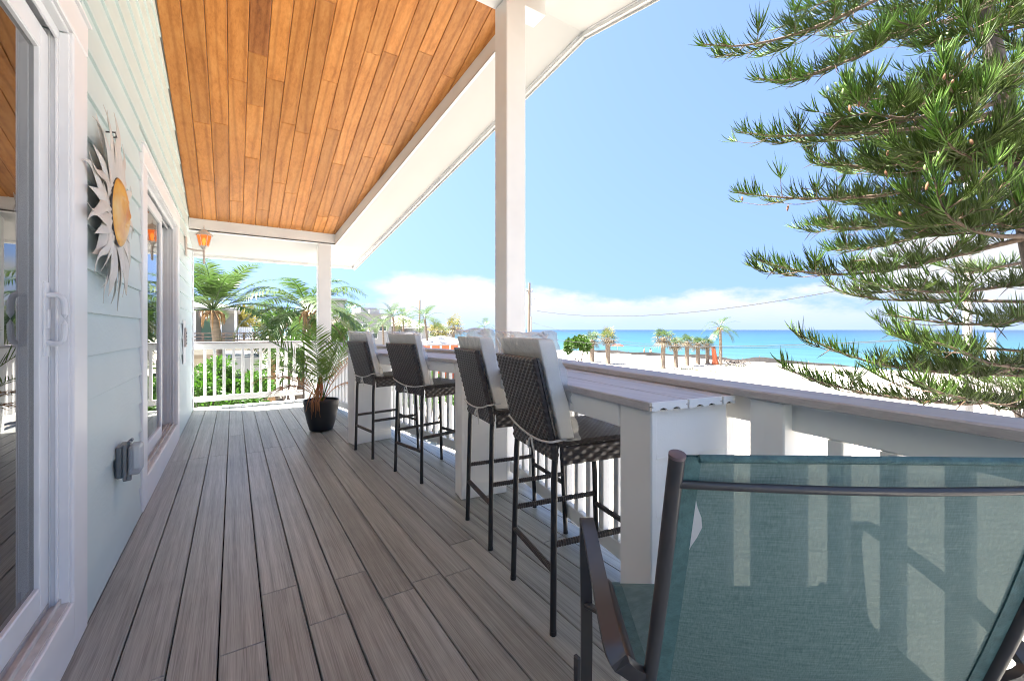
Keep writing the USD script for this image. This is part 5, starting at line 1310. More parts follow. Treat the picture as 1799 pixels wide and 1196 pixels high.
def trunk_at(z): return np.array([np.interp(z, tz, tp[:, 0]), np.interp(z, tz, tp[:, 1]), z])
for k in range(28):
    z = 0.4 + 4.6 * (k + r.random()) / 28; az = k * 2.39996 + r.random() * 0.4
    h_ = np.array([math.cos(az), math.sin(az), 0]); o = trunk_at(z); L = (1.25 + 0.75 * r.random()) * (1 - 0.06 * max(0, z - 2))
    if h_ @ -np.array([o[0], o[1], 0]) / np.linalg.norm(o[:2]) > 0.55: L = min(L, 1.25)
    rise = 0.10 + 0.25 * r.random(); sd = np.cross(h_, [0, 0, 1.0]) * (r.random() - 0.5) * 0.5
    pine_branch([o, o + h_ * L * 0.35 + [0, 0, rise * 0.10], o + h_ * L * 0.7 + sd * 0.4 + [0, 0, rise * 0.16], o + h_ * L * 0.92 + sd * 0.8 + [0, 0, rise * 0.45], o + h_ * L + sd + [0, 0, rise]], 500 + k, 0.85, 0.22, 9, 0.155)
r = np.random.default_rng(77)
for (u, v, d) in ((1492, 185, 2.9), (1510, 178, 2.92), (1660, 130, 2.7), (1675, 140, 2.7), (1630, 320, 2.7), (1600, 330, 2.9), (1555, 300, 3.1), (1303, 345, 3.38), (1385, 360, 3.4), (1560, 265, 3.0), (1580, 372, 3.0), (1705, 245, 2.7), (1545, 150, 3.0), (1690, 372, 2.8), (1770, 140, 3.0)):
    p = at(u, v, d); L = 0.03 + 0.02 * r.random(); dx = (r.random(3) - 0.5) * 0.02
    obj('cone', tube([p, p + dx * 0.3 + [0, 0, -0.3 * L], p + dx * 0.7 + [0, 0, -0.7 * L], p + dx + [0, 0, -L]], [0.003, 0.008, 0.008, 0.002], 8), M['cone'], pine, smooth=True)
for (u, v, d) in ((1470, 150, 2.85), (1480, 165, 2.85), (1455, 160, 2.9), (1500, 130, 2.9), (1640, 285, 2.65), (1650, 275, 2.65), (1625, 300, 2.65), (1665, 60, 2.8), (1650, 75, 2.8), (1690, 100, 2.7), (1375, 135, 3.2), (1390, 142, 3.2), (1545, 330, 3.1), (1565, 195, 3.0)):
    p = at(u, v, d); L = 0.022 + 0.012 * r.random(); dx = (r.random(3) - 0.5) * 0.03
    obj('bud', tube([p, p + dx * 0.3 + [0, 0, 0.3 * L], p + dx * 0.7 + [0, 0, 0.7 * L], p + dx + [0, 0, L]], [0.002, 0.006, 0.0055, 0.002], 8), M['bud'], pine, smooth=True)

# ------------------------------------------------------------------ palms and shrubs of the yard and the beach
G = 'coconut palms beyond the deck'
feather_palm('coconut_palm', 'stout coconut palm with a ringed trunk seen beside the house corner', at(375, 548, 13.5), GZ, 2.45, 20, 3, rt=0.125, lean=(0.15, -0.2), droop=(0.75, 1.35), elev=(0.02, 1.35), leaf=0.25, nleaf=48, hang=0.65, dead=0)
feather_palm('coconut_palm', 'shaggy coconut palm with drooping fronds behind the far porch post', at(540, 548, 14.5), GZ, 2.75, 22, 8, rt=0.12, lean=(-0.5, 0.2), droop=(1.3, 2.2), elev=(-0.5, 1.25), leaf=0.25, nleaf=42, hang=0.9)
bg = [  # u, v of crown, d, crown radius, fronds, seed, lean, label
    (690, 556, 40, 2.3, 13, 21, (0.3, 0), 'tall green palm over the white flat-roofed house, left of a pair'),
    (708, 562, 42, 2.4, 13, 24, (0, 0.2), 'bright green palm crowded against its taller neighbour above the second stool'),
    (746, 560, 34, 2.2, 14, 27, (0.4, 0), 'big feathery palm beside the dark bare pole above the second and third stools'),
    (672, 570, 44, 1.7, 11, 31, (0, 0), 'small pale palm in front of the white flat-roofed house'),
    (851, 576, 46, 1.9, 10, 33, (-0.5, 0), 'windswept palm just left of the middle post above the third stool'),
    (648, 575, 38, 1.5, 11, 36, (0, 0), 'low bushy palm directly above the farthest stool'),
    (612, 552, 22, 1.5, 12, 39, (0.2, 0), 'slender green palm right of the far porch post'),
]
for u, v, d, cr, nf, sd, ln, lab in bg:
    feather_palm('coconut_palm', lab, at(u, v, d), GZ, cr, nf, sd, rt=0.085, lean=ln, nleaf=20, husk=False, mat='palm', leaf=0.27)
feather_palm('coconut_palm', 'lone coconut palm on the sand right of the row of cabbage palms', at(1265, 576, 49), GZ, 2.6, 13, 42, rt=0.14, lean=(0.1, 0), nleaf=22, leaf=0.25, droop=(0.9, 1.8), elev=(-0.7, 1.2), dead=3)
GC = 'cabbage palms on the sand'
for u, v, vb, rad, sd, lab in ((1165, 593, 648, 1.25, 51, 'tallest cabbage palm, leftmost of the clump of five on the sand'), (1187, 604, 645, 0.95, 52, 'second cabbage palm from the left in the clump of five'), (1207, 600, 642, 1.05, 53, 'middle cabbage palm in the clump of five on the sand'),
                              (1226, 603, 640, 1.0, 54, 'fourth cabbage palm from the left in the clump of five'), (1243, 604, 639, 0.95, 55, 'rightmost cabbage palm in the clump of five on the sand')):
    d = 4.0 * 750 / (vb - 579); fan_palm(lab, at(u, v, d), GZ - 0.1, rad, sd, GC, rt=0.21, skirt=0.62)
fan_palm('cabbage palm standing against the green shrub right of the nearest stool', at(1040, 597, 52), GZ - 0.1, 1.2, 56, GC, rt=0.26)
fan_palm('yellowing cabbage palm between the green shrub and the open sand', at(1068, 594, 49), GZ - 0.1, 1.3, 57, GC, rt=0.27, gold=1)
fan_palm('small yellow-green fan palm left of the orange hut', at(769, 581, 48), GZ, 1.3, 58, None, rt=0.14, gold=1, skirt=1.6, name='fan_palm')
fan_palm('orange-tinged fan palm standing over the orange hut', at(797, 573, 55), GZ, 1.5, 59, None, rt=0.14, gold=1, skirt=1.2, name='fan_palm')
obj('palm_stump', trunk_mesh(ground_at(1257, 49.5, GZ), ground_at(1253, 49.5, GZ + 2.0), 0.34, 0.20, 6), M['orange'], None, smooth=True, label='leaning orange-brown dead palm stump right of the clump of five palms', cat='stump')

def shrub(name, label, c, rx, ry, rz_, n, size, seed, mat, broad=0.38, group=None, stems=7):
    """Leaves spread through clumps, on visible stems."""
    r = np.random.default_rng(seed); c = np.asarray(c, float)
    t = thing(name, label, 'shrub', group)
    K = 22; dirs = r.normal(size=(K, 3)); dirs /= np.linalg.norm(dirs, axis=1, keepdims=True); dirs[:, 2] = np.abs(dirs[:, 2]) * 1.1 - 0.25
    cl = c + dirs * np.array([rx, ry, rz_]) * (0.55 + 0.4 * r.random((K, 1)))
    k = r.integers(0, K, n); g = r.normal(size=(n, 3)); g /= np.linalg.norm(g, axis=1, keepdims=True)
    P0 = cl[k] + g * np.array([rx, ry, rz_]).mean() * 0.30 * r.random((n, 1)) ** 0.4
    out = g * 0.8 + (P0 - c) / np.array([rx, ry, rz_]) * 0.6 + np.array([0, 0, 0.25]); out /= np.linalg.norm(out, axis=1, keepdims=True)
    sd = np.cross(out, r.normal(size=(n, 3))); sd /= np.linalg.norm(sd, axis=1, keepdims=True); up = np.cross(sd, out)
    L = size * (0.6 + 0.7 * r.random(n))[:, None]; w = L * broad * 0.5
    a, m1, m2, tipp = P0, P0 + out * L * 0.45 + sd * w + up * w * 0.25, P0 + out * L * 0.45 - sd * w + up * w * 0.25, P0 + out * L - np.array([0, 0, 0.25]) * L
    mid = P0 + out * L * 0.5 - up * 0.0
    v = np.stack([a, m1, tipp, m2, mid], 1).reshape(-1, 3); f = np.array([[0, 1, 4], [1, 2, 4], [2, 3, 4], [3, 0, 4]])
    F_ = (f[None] + (np.arange(n) * 5)[:, None, None]).reshape(-1, 3)
    obj('foliage', (v, F_), M[mat], t)
    ms = [tube([np.array([c[0], c[1], GZ]) + [0.2 * (r.random() - 0.5), 0.2 * (r.random() - 0.5), 0], (np.array([c[0], c[1], GZ]) + q) / 2 + [0.1, 0, 0.2], q], [0.035, 0.025, 0.008], 6) for q in cl[:stems]]
    obj('stems', join(ms), M['bark'], t)
    return t
def bush_at(name, label, u, v, d, rx, rz_, n, size, seed, mat, broad=0.38): shrub(name, label, at(u, v, d), rx, rx, rz_, n, size, seed, mat, broad)
bush_at('broadleaf_shrub', 'bright green broad-leaved shrub beside the house corner under the far rail', 352, 690, 8.8, 0.42, 0.55, 1700, 0.10, 61, 'bush')
bush_at('broadleaf_shrub', 'tallest bright green shrub behind the far rail left of the dark scooter', 378, 675, 9.4, 0.50, 0.70, 2400, 0.105, 62, 'bush')
bush_at('broadleaf_shrub', 'bright green shrub right of the dark scooter behind the far rail', 438, 690, 9.6, 0.48, 0.55, 1900, 0.10, 63, 'bush')
bush_at('broadleaf_shrub', 'low light green shrub seen beneath the bottom rail at the far end', 395, 718, 9.0, 0.75, 0.35, 1900, 0.10, 64, 'bush')
bush_at('areca_clump', 'yellow-green feathery clump beyond the brown-railed deck', 425, 563, 26, 1.3, 0.75, 1500, 0.5, 65, 'palm_gold', 0.12)
bush_at('areca_clump', 'dark green leafy clump left of the brown-railed deck end', 498, 575, 19, 0.9, 0.8, 1300, 0.45, 66, 'palm', 0.12)
bush_at('hedge_shrub', 'leafy green shrub under the fronds behind the far porch post', 520, 640, 12, 0.7, 1.0, 1300, 0.3, 67, 'palm', 0.14)
bush_at('hedge_shrub', 'green shrub in front of the turquoise-striped white building', 622, 592, 30, 0.9, 1.0, 800, 0.3, 68, 'bush_dark')
bush_at('hedge_shrub', 'olive shrub right of the far porch post at rail height', 592, 588, 26, 0.5, 0.9, 700, 0.25, 69, 'bush_dark')
bush_at('sea_grape', 'round green shrub on the sand right of the nearest stool', 1018, 612, 42, 1.35, 1.2, 1900, 0.30, 70, 'bush_dark', 0.8)
bush_at('sea_grape', 'green shrubs seen through the balusters behind the second stool', 755, 690, 16, 1.4, 0.7, 1500, 0.22, 71, 'bush', 0.7)
bush_at('hedge_shrub', 'pale grassy shrub at the foot of the pale pole behind the pine', 1790, 660, 16, 0.8, 0.9, 900, 0.3, 72, 'bush_dark', 0.15)

# ------------------------------------------------------------------ neighbouring buildings
def wall_box(x0, x1, y0, y1, z0, z1): return bx(x0, x1, y0, y1, z0, z1, 0)
def window(parent, x, y, z, w, h, face='y'):
    """A window proud of the wall that faces this deck."""
    d = thing('window', parent=parent)
    if face == 'y':
        obj('frame', join([bx(x - w / 2 - 0.06, x + w / 2 + 0.06, y - 0.07, y + 0.02, z - h / 2 - 0.06, z - h / 2, 0.0), bx(x - w / 2 - 0.06, x + w / 2 + 0.06, y - 0.07, y + 0.02, z + h / 2, z + h / 2 + 0.06, 0.0),
                           bx(x - w / 2 - 0.06, x - w / 2, y - 0.07, y + 0.02, z - h / 2, z + h / 2, 0), bx(x + w / 2, x + w / 2 + 0.06, y - 0.07, y + 0.02, z - h / 2, z + h / 2, 0)]), M['trim'], d)
        obj('pane', bx(x - w / 2, x + w / 2, y - 0.03, y + 0.02, z - h / 2, z + h / 2, 0), M['dark_glass'], d)
    else:
        obj('frame', join([bx(x - 0.07, x + 0.02, y - w / 2 - 0.06, y + w / 2 + 0.06, z - h / 2 - 0.06, z - h / 2, 0), bx(x - 0.07, x + 0.02, y - w / 2 - 0.06, y + w / 2 + 0.06, z + h / 2, z + h / 2 + 0.06, 0),
                           bx(x - 0.07, x + 0.02, y - w / 2 - 0.06, y - w / 2, z - h / 2, z + h / 2, 0), bx(x - 0.07, x + 0.02, y + w / 2, y + w / 2 + 0.06, z - h / 2, z + h / 2, 0)]), M['trim'], d)
        obj('pane', bx(x - 0.03, x + 0.02, y - w / 2, y + w / 2, z - h / 2, z + h / 2, 0), M['dark_glass'], d)
def hip_roof(x0, x1, y0, y1, z, h, over=0.4):
    x0, x1, y0, y1 = x0 - over, x1 + over, y0 - over, y1 + over; m = min(x1 - x0, y1 - y0) / 2
    if x1 - x0 > y1 - y0: r0, r1 = (x0 + m, (y0 + y1) / 2, z + h), (x1 - m, (y0 + y1) / 2, z + h)
    else: r0, r1 = ((x0 + x1) / 2, y0 + m, z + h), ((x0 + x1) / 2, y1 - m, z + h)
    return vf(trimesh.convex.convex_hull(np.array([(x0, y0, z), (x1, y0, z), (x1, y1, z), (x0, y1, z), (x0, y0, z + 0.12), (x1, y0, z + 0.12), (x1, y1, z + 0.12), (x0, y1, z + 0.12), r0, r1])))

nb = thing('neighbour_house', 'raised house with green wall, white trim and brown-railed deck beyond the first palm', 'house')
YN = 24.0
def nx(u): q = at(u, 579, 1.0); return q[0] / q[1] * YN
def nz(u, v): q = at(u, v, 1.0); return EYE + (q[2] - EYE) / q[1] * YN
dk0, dk1 = nz(336, 612), nz(400, 606)
obj('deck_slab', wall_box(-9, nx(468), YN, YN + 4.4, nz(400, 622), nz(400, 611)), M['beige_wall'], nb)
obj('lower_wall', wall_box(-9, nx(392), YN + 1.2, YN + 7, GZ, nz(400, 622)), M['beige_wall'], nb)
obj('beam_band', wall_box(-9, nx(392), YN + 1.1, YN + 1.2, nz(360, 632), nz(360, 625)), M['stucco2'], nb)
obj('upper_wall', wall_box(-9, nx(420), YN + 4.4, YN + 10, nz(400, 611), nz(380, 541)), M['concrete'], nb)
obj('green_panel', wall_box(nx(343), nx(386), YN + 4.3, YN + 4.4, nz(380, 604), nz(370, 545)), M['green_door'], nb)
for u in (341, 387, 414): obj('porch_post', wall_box(nx(u) - 0.05, nx(u) + 0.05, YN + 0.25, YN + 0.35, nz(400, 611), nz(380, 545)), M['trim'], nb)
obj('roof', (lambda m: m)(hip_roof(-9, nx(412), YN + 0.2, YN + 10, nz(380, 545), 1.3, 0.3)), M['concrete'], nb)
obj('chimney', wall_box(nx(330), nx(349), YN + 4.0, YN + 5.2, nz(350, 478), nz(350, 455)), M['turquoise'], nb)
for k in range(8):
    u = 338 + k * 18.2; obj('rail_post', wall_box(nx(u) - 0.05, nx(u) + 0.05, YN + 0.03, YN + 0.13, nz(400, 611), nz(400, 584)), M['brown_rail'], nb)
for v in (585, 591, 597): obj('rail_bar', wall_box(nx(330), nx(466), YN - 0.02, YN + 0.028, nz(400, v + 1.2), nz(400, v - 0.6)), M['brown_rail'], nb)
cx_, cz_ = nx(361), nz(361, 552)
ring_ = lathe([(0.20, -0.03), (0.26, -0.03), (0.26, 0.03), (0.20, 0.03), (0.20, -0.03)], 28); dial = lathe([(0.001, 0.0), (0.205, 0.0), (0.205, -0.02), (0.001, -0.02)], 28)
ck = thing('wall_clock', 'round white clock with brown rim hanging on the green neighbouring house', 'clock')
Rz = np.array([[1, 0, 0], [0, 0, -1], [0, 1, 0]], float)
obj('rim', xf(ring_, Rz, (cx_, YN + 0.05, cz_)), M['brown_rail'], ck); obj('dial', xf(dial, Rz, (cx_, YN + 0.05, cz_)), M['trim'], ck)
obj('hook', tube([(cx_, YN + 0.05, cz_ + 0.25), (cx_, YN + 0.22, cz_ + 0.45), (cx_, YN + 0.28, cz_ + 0.62)], 0.012, 6), M['brown_rail'], ck)
dc = thing('deck_chair', 'white slatted chair on the brown-railed neighbouring deck', 'chair', loc=(nx(432), YN + 0.8, nz(400, 611)))
for k in range(6): obj('slat', bx(-0.27 + k * 0.09, -0.19 + k * 0.09, 0.28, 0.31, 0.42, 0.98, 0.004), M['trim'], dc)
for k in range(4): obj('slat', bx(-0.27, 0.27, -0.20 + k * 0.12, -0.09 + k * 0.12, 0.40, 0.42, 0.004), M['trim'], dc)
for sx in (-0.27, 0.24):
    for sy in (-0.2, 0.25): obj('leg', bx(sx, sx + 0.04, sy, sy + 0.05, 0, 0.62 if sy < 0 else 0.42, 0.004), M['trim'], dc)
    obj('arm', bx(sx - 0.03, sx + 0.07, -0.22, 0.30, 0.62, 0.645, 0.004), M['trim'], dc)

cp = thing('carport', 'white flat-roofed carport seen through the far balusters above the shrubs', 'carport')
YC = 17.0
def cxx(u): q = at(u, 579, 1.0); return q[0] / q[1] * YC
def czz(v): q = at(420, v, 1.0); return EYE + (q[2] - EYE) / q[1] * YC
obj('roof', bx(cxx(391), cxx(455), YC - 1.5, YC + 3.2, czz(647), czz(623), 0.02), M['concrete'], cp)
for u in (393, 453): obj('post', bx(cxx(u) - 0.05, cxx(u) + 0.05, YC - 1.3, YC - 1.2, GZ, czz(647), 0.005), M['trim'], cp)
for u in (393, 453): obj('post', bx(cxx(u) - 0.05, cxx(u) + 0.05, YC + 3.0, YC + 3.1, GZ, czz(647), 0.005), M['trim'], cp)
obj('back_wall', bx(cxx(391), cxx(455), YC + 3.12, YC + 3.2, GZ, czz(648), 0.0), M['stucco2'], cp)
# scooter on a brick plinth under the carport
SC = np.array([(cxx(425)), YC - 0.9, czz(672)])
bp = thing('brick_planter', 'low brown brick planter under the dark scooter behind the far rail', 'planter')
for rr in range(6):
    for k in range(8): obj('brick', bx(SC[0] - 1.0 + k * 0.25 + (0.12 if rr % 2 else 0), SC[0] - 0.77 + k * 0.25 + (0.12 if rr % 2 else 0), YC - 1.25 - 0.01 * rng.random(), YC - 0.65, SC[2] - 0.1 - rr * 0.1, SC[2] - 0.012 - rr * 0.1, 0.008), M['palm_trunk' if (k + rr) % 3 else 'bark'], bp)
obj('plinth_core', bx(SC[0] - 0.95, SC[0] + 1.05, YC - 1.15, YC - 0.66, GZ, SC[2] - 0.02, 0), M['beige_wall'], bp)
sc = thing('scooter', 'dark parked motor scooter with chrome mirror behind the far balusters', 'scooter', loc=tuple(SC))
for x0 in (-0.52, 0.55):
    tr = trimesh.creation.torus(0.20, 0.055, 28, 10); tv, tf = vf(tr); obj('wheel', (np.c_[tv[:, 0] + x0, tv[:, 2], tv[:, 1] + 0.25], tf), M['black_metal'], sc, smooth=True)
def lump(pts, rads):
    import manifold3d
    ms = [manifold3d.Manifold.sphere(r_, 20).translate(tuple(map(float, p_))) for p_, r_ in zip(pts, rads)]
    h_ = manifold3d.Manifold.batch_hull(ms); mm = h_.to_mesh(); return np.array(mm.vert_properties[:, :3]), np.array(mm.tri_verts)
obj('body', lump([(-0.65, 0, 0.55), (-0.1, 0, 0.45), (-0.5, 0, 0.35), (0.0, 0, 0.3)], [0.12, 0.12, 0.13, 0.11]), M['navy'], sc, smooth=50)
obj('floorboard', lump([(-0.05, -0.08, 0.28), (0.35, -0.08, 0.26), (-0.05, 0.08, 0.28), (0.35, 0.08, 0.26)], [0.04] * 4), M['navy'], sc, smooth=50)
obj('front_shield', lump([(0.35, 0.15, 0.35), (0.35, -0.15, 0.35), (0.45, 0.14, 0.78), (0.45, -0.14, 0.78)], [0.05] * 4), M['navy'], sc, smooth=50)
obj('seat', lump([(-0.62, 0, 0.68), (-0.1, 0, 0.62)], [0.11, 0.10]), M['black_metal'], sc, smooth=50)
obj('handlebar', tube([(0.40, -0.32, 0.96), (0.43, -0.12, 0.92), (0.43, 0.12, 0.92), (0.40, 0.32, 0.96)], 0.02, 8), M['black_metal'], sc, smooth=True)
obj('fork', tube([(0.44, 0, 0.9), (0.56, 0, 0.25)], 0.035, 8), M['black_metal'], sc, smooth=True)
obj('mirror', lump([(0.43, -0.26, 1.1), (0.43, -0.34, 1.12)], [0.04, 0.04]), M['transformer'], sc, smooth=True)
obj('timber_post', bx(cxx(458), cxx(468), 13.2, 13.4, GZ, EYE - (630 - 579) / 750 * 11.6, 0.01), M['husk'], None, label='square red-brown timber post behind the far rail left of the potted palm', cat='post')

def building(name, label, u0, u1, vtop, d, wins=(), roof=None, mat='concrete', depth=8.0, extra=None, cat='house'):
    """A house whose front and seaward walls stand square to the shore."""
    t = thing(name, label, cat, 'houses along the shore beyond the palms')
    a, b = at(u0, 579, d), at(u1, 579, d); ztop = EYE - (vtop - 579) / 750 * d
    y0 = (a[1] + b[1]) / 2; x0, x1 = a[0] / a[1] * y0, b[0] / b[1] * y0
    obj('wall', wall_box(x0, x1, y0, y0 + depth, GZ, ztop), M[mat], t)
    if roof == 'flat': obj('roof', bx(x0 - 0.2, x1 + 0.2, y0 - 0.2, y0 + depth + 0.2, ztop + 0.001, ztop + 0.25, 0), M['concrete'], t)
    elif roof: obj('roof', hip_roof(x0, x1, y0, y0 + depth, ztop + 0.001, roof[0], 0.5), M[roof[1]], t)
    for (u, v, w, h) in wins:
        q = at(u, v, 1.0); s = y0 / q[1]; window(t, q[0] * s, y0, EYE + (q[2] - EYE) * s, w, h)
    return t, x0, x1, y0, ztop
t, x0, x1, y0, zt = building('apartment_block', 'white apartment block with a turquoise stripe right of the far porch post', 548, 606, 528, 46, [(590, 558, 0.7, 0.35), (590, 569, 0.7, 0.35), (598, 580, 0.8, 0.4), (580, 545, 0.7, 0.4)], 'flat', cat='building')
obj('turquoise_tower', wall_box(x1 + 0.002, x1 + 0.55, y0 - 0.3, y0 + 4, GZ, zt - 0.6), M['turquoise'], t)
t, x0, x1, y0, zt = building('white_house', 'white flat-roofed house with a dark roof vent behind the farthest stool', 626, 688, 553, 62, [(640, 572, 0.9, 0.5), (672, 577, 1.0, 0.6), (655, 590, 1.2, 0.7)], 'flat')
obj('roof_vent', wall_box(x0 + 2.0, x0 + 3.4, y0 + 0.5, y0 + 1.5, zt + 0.251, zt + 0.8), M['shingle'], t)
obj('upper_storey', wall_box(x0 + 1.0, x1 - 1.6, y0 + 1.8, y0 + 7, zt + 0.251, zt + 1.1), M['concrete'], t)
building('cream_house', 'cream house with a pale hipped roof behind the mid palms', 686, 745, 574, 70, [(698, 584, 1.0, 0.6), (716, 584, 1.0, 0.6), (735, 584, 1.0, 0.6)], (2.0, 'stucco2'), 'stucco2')
building('white_house', 'low white house with green-shuttered window beside the small yellow palm', 742, 796, 577, 62, [(760, 586, 1.0, 0.55), (782, 585, 1.2, 0.6)], 'flat')
t, x0, x1, y0, zt = building('beach_hut', 'orange-walled hut with a grey hipped roof above the third stool', 757, 822, 606, 34, [], (0.75, 'shingle'), 'orange', depth=3.4)
for k in range(5): obj('wall_post', wall_box(x0 + (x1 - x0) * k / 4 - 0.07, x0 + (x1 - x0) * k / 4 + 0.07, y0 - 0.06, y0 + 0.02, GZ, zt), M['trim'], t)

# ------------------------------------------------------------------ poles and wires
P1 = at(930, 579, 38.0); P2 = at(1700, 579, 17.0)
up1 = thing('utility_pole', 'dark timber utility pole with grey transformer just right of the middle post', 'utility pole')
obj('pole', tube([(P1[0] - 0.1, P1[1], GZ), (P1[0], P1[1], EYE + (579 - 497) / 750 * 38)], [0.16, 0.11], 12), M['pole'], up1, smooth=True)
tzc = EYE + (579 - 531) / 750 * 38
obj('transformer', (lambda m: (m[0] + [P1[0] + 0.28, P1[1] - 0.2, tzc - 0.32], m[1]))(lathe([(0.001, 0), (0.15, 0), (0.16, 0.03), (0.16, 0.58), (0.15, 0.62), (0.05, 0.66), (0.001, 0.66)], 18)), M['transformer'], up1, smooth=40)
for sg in (-1, 1): obj('insulator', tube([(P1[0] + sg * 0.2, P1[1], tzc + 1.0), (P1[0] + sg * 0.32, P1[1], tzc + 1.15)], [0.03, 0.05], 8), M['transformer'], up1)
obj('crossarm', bar((P1[0] - 0.35, P1[1], tzc + 0.98), (P1[0] + 0.35, P1[1], tzc + 0.98), 0.07, 0.07), M['pole'], up1)
obj('short_pole', tube([(*at(933.5, 579, 44)[:2], GZ), (*at(933, 579, 44)[:2], EYE + (579 - 556) / 750 * 44)], [0.11, 0.09], 10), M['pale_pole'], None, smooth=True, label='short pale pole standing behind the utility pole right of the middle post', cat='pole')
obj('bare_pole', tube([(*at(736, 579, 36)[:2], GZ), (*at(737.5, 579, 36)[:2], EYE + (579 - 527) / 750 * 36)], [0.10, 0.06], 10), M['pole'], None, smooth=True, label='dark bare pole beside the big feathery palm above the second stool', cat='pole')
up2 = thing('utility_pole', 'pale square-topped pole standing behind the pine branches at the right', 'utility pole')
ptop = EYE + (579 - 300) / 750 * 17
obj('pole', tube([(P2[0], P2[1], GZ), (P2[0], P2[1], ptop)], [0.15, 0.12], 14), M['pale_pole'], up2, smooth=True)
obj('lamp_arm', tube([at(1693, 588, 17), at(1670, 592, 17), at(1652, 600, 17)], [0.035, 0.045, 0.05], 8), M['black_metal'], up2, smooth=True)
obj('lamp_head', lump([at(1652, 600, 17), at(1640, 603, 17)], [0.09, 0.06]), M['transformer'], up2, smooth=True)
obj('low_pole', tube([(*at(1742, 579, 15)[:2], GZ), (*at(1742, 579, 15)[:2], EYE - 5 / 750 * 15)], [0.125, 0.115], 12), M['pale_pole'], None, smooth=True, label='short thick grey pole behind the lowest pine branches at the right', cat='pole')
def wire(name, label, a, b, sag, rad=0.02, n=40):
    t = np.linspace(0, 1, n); p = a + (b - a) * t[:, None]; p[:, 2] -= sag * 4 * t * (1 - t)
    obj(name, tube(p, rad, 5), M['wire'], None, label=label, cat='wire', smooth=True)
wire('overhead_wire', 'upper sagging wire from the utility pole into the pine', at(944, 546, 38), at(1700, 462, 17), 1.15, 0.020)
wire('overhead_wire', 'lower black cable crossing in front of the cabbage palms', at(934, 592, 38), at(1698, 590, 17), 0.62, 0.018)
wire('overhead_wire', 'thin slack wire dipping over the sea between the lone palm and the pine', at(934, 566, 38.2), at(1697, 588, 17), 1.25, 0.010)
wire('dangling_cable', 'dark loose cable hanging from the lamp arm behind the lowest pine branches', at(1652, 600, 17), at(1630, 690, 17), 0.25, 0.03)

# sparse beach grass in patches on the sand, and a drift of dead fronds by the lone palm
r = np.random.default_rng(17); V, Fc = [], []
for (u, v, sp) in ((1130, 655, 1.6), (1165, 662, 1.2), (1225, 652, 1.4), (1105, 648, 1.5), (1300, 643, 1.2), (1470, 655, 1.0), (1200, 668, 0.8), (1060, 652, 1.0)):
    c = ground_at(u, 4.0 * 750 / (v - 579), GZ)
    for k in range(150):
        q = c[:2] + r.normal(size=2) * sp * np.array([0.6, 1.2]); z = float(sand_z(np.array([[q[0]]]), np.array([[q[1]]]))[0, 0]); a = r.random() * PI; w = np.array([math.cos(a), math.sin(a), 0]) * 0.035
        tip = np.array([*q, z]) + [0.12 * (r.random() - 0.5), 0.12 * (r.random() - 0.5), 0.10 + 0.16 * r.random()]; o = len(V); V += [np.array([*q, z - 0.02]) - w, np.array([*q, z - 0.02]) + w, tip]; Fc.append([o, o + 1, o + 2])
obj('beach_grass', (np.array(V), np.array(Fc)), M['grass'], None, kind='stuff', label='sparse yellow-green grass in patches on the white sand', cat='grass')
c = ground_at(1290, 50, GZ); ms = []
for k in range(40):
    q = c + np.array([1.4 * r.normal(), 0.8 * r.normal(), 0.05 + 0.15 * r.random()]); d = np.array([r.normal(), r.normal(), 0.15 * r.normal()]); d /= np.linalg.norm(d)
    ms.append(tube([q - d * 0.6, q + [0, 0, 0.12], q + d * 0.6], [0.03, 0.05, 0.01], 5))
obj('frond_debris', join(ms), M['bark'], None, label='dark heap of fallen dead fronds beside the lone coconut palm', cat='debris')

# ------------------------------------------------------------------ beach: silt fence, umbrella, bathers
Ys = np.linspace(17, 62, 70); Xs = 55.2 + 0.9 * np.sin(Ys * 0.21) + 0.4 * np.sin(Ys * 0.63)
top_ = 0.62 * (0.55 + 0.45 * np.sin(Ys * 0.37 + 1) ** 2) * np.clip((Ys - 17) / 6, 0.15, 1)
gzs = sand_z(Xs[:, None], Ys[:, None])[:, 0]
rows = [np.array([(x - 0.05, y, g_ - 0.1), (x + 0.05, y, g_ - 0.1), (x + 0.03, y, g_ + h_), (x - 0.12, y, g_ + h_)]) for x, y, g_, h_ in zip(Xs, Ys, gzs, top_)]
ft = thing('silt_fence', 'low sagging black cloth fence along the top of the beach', 'fence')
obj('cloth', loft(rows), M['fence_cloth'], ft)
for k in range(0, 70, 4): obj('stake', bx(Xs[k] + 0.06, Xs[k] + 0.11, Ys[k] - 0.025, Ys[k] + 0.025, gzs[k] - 0.2, gzs[k] + top_[k] + 0.15, 0), M['pole'], ft)
uq = ground_at(1084, 74, GZ - 0.5); ub = thing('beach_umbrella', 'small red beach umbrella on the far sand near the yellowing palm', 'umbrella', loc=tuple(uq))
obj('pole', tube([(0, 0, 0), (0.1, 0, 2.0)], 0.025, 6), M['trim'], ub); obj('canopy', xf(lathe([(1.1, -0.42), (0.8, -0.2), (0.4, -0.05), (0.001, 0.0), (0.001, -0.03), (0.4, -0.08), (0.8, -0.23), (1.08, -0.44)], 10), None, (0.1, 0, 2.05)), M['red_cloth'], ub)
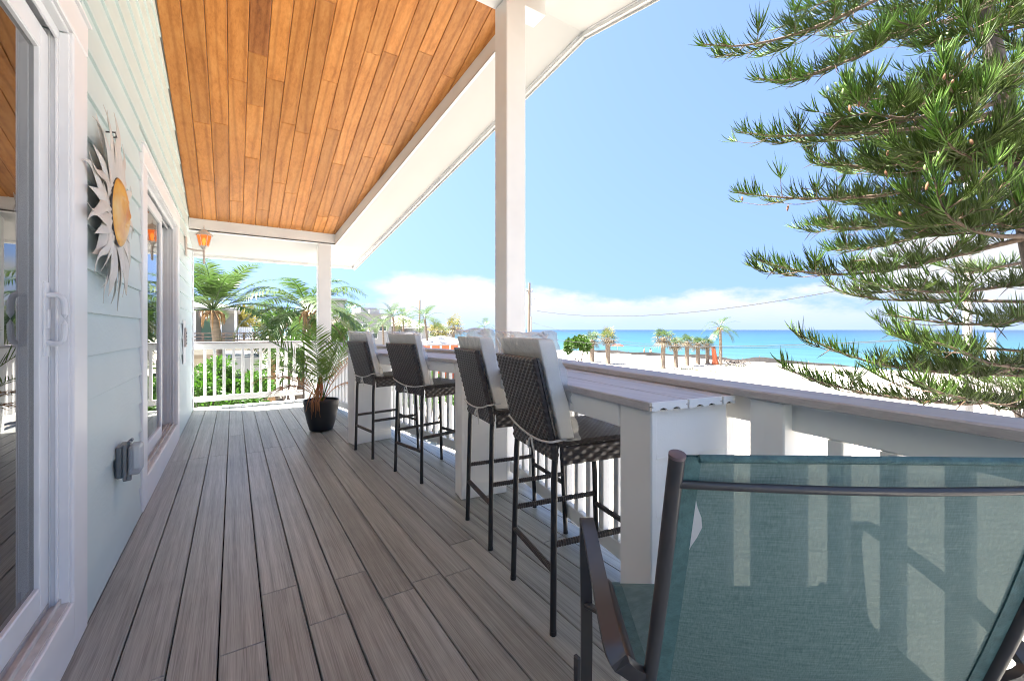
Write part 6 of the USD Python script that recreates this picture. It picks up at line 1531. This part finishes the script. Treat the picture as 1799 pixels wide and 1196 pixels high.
def bather(label, u, d, pose, shorts):
    import manifold3d as m3
    q = ground_at(u, d, 0.0); z0 = float(sand_z(np.array([[q[0]]]), np.array([[q[1]]]))[0, 0])
    J = {'hl': (0.09, 0, 0.92, 0.10), 'hr': (-0.09, 0, 0.92, 0.10), 'kl': (0.11, 0.06 * pose, 0.50, 0.065), 'kr': (-0.11, -0.04 * pose, 0.50, 0.065), 'al': (0.12, 0, 0.08, 0.05), 'ar': (-0.12, -0.12 * pose, 0.08, 0.05),
         'fl': (0.13, -0.14, 0.04, 0.04), 'fr': (-0.13, -0.24 * pose - 0.02, 0.04, 0.04), 'ch': (0, 0, 1.30, 0.16), 'sl': (0.19, 0, 1.42, 0.065), 'sr': (-0.19, 0, 1.42, 0.065), 'nk': (0, 0, 1.50, 0.055), 'hd': (0, -0.01, 1.64, 0.10), 'tp': (0, 0.0, 1.69, 0.095),
         'el': (0.26, 0.02, 1.14, 0.045), 'er': (-0.26, 0.02, 1.14, 0.045), 'wl': (0.27, -0.10, 0.90, 0.038), 'wr': (-0.27, -0.10 * pose, 0.90, 0.038), 'pl': (0.27, -0.13, 0.82, 0.035), 'pr': (-0.27, -0.13 * pose, 0.82, 0.035)}
    S = lambda k: m3.Manifold.sphere(J[k][3], 14).translate(J[k][:3])
    bones = [('hl', 'kl'), ('kl', 'al'), ('al', 'fl'), ('hr', 'kr'), ('kr', 'ar'), ('ar', 'fr'), ('hl', 'hr', 'ch'), ('ch', 'sl', 'sr', 'nk'), ('nk', 'hd'), ('hd', 'tp'), ('sl', 'el'), ('el', 'wl'), ('wl', 'pl'), ('sr', 'er'), ('er', 'wr'), ('wr', 'pr')]
    body = m3.Manifold.batch_boolean([m3.Manifold.batch_hull([S(k) for k in b_]) for b_ in bones], m3.OpType.Add)
    mm = body.to_mesh(); t = thing('person', label, 'person', 'bathers far off on the beach', loc=(q[0], q[1], z0), rz=pose)
    obj('body', (np.array(mm.vert_properties[:, :3]), np.array(mm.tri_verts)), M['skin'], t, smooth=True)
    obj('shorts', lump([(0.09, 0, 0.93), (-0.09, 0, 0.93), (0.11, 0.02, 0.66), (-0.11, 0.0, 0.66)], [0.125, 0.125, 0.09, 0.09]), M[shorts], t, smooth=True)
    obj('hair', lump([(0, 0.02, 1.70), (0, 0.04, 1.66)], [0.105, 0.09]), M['black_metal'], t, smooth=True)
bather('distant bather in dark shorts standing beyond the silt fence left of the tallest cabbage palm', 1132, 80, 0.6, 'navy')
bather('distant bather in red shorts walking the shoreline beyond the silt fence', 1143, 81, 1.3, 'red_cloth')
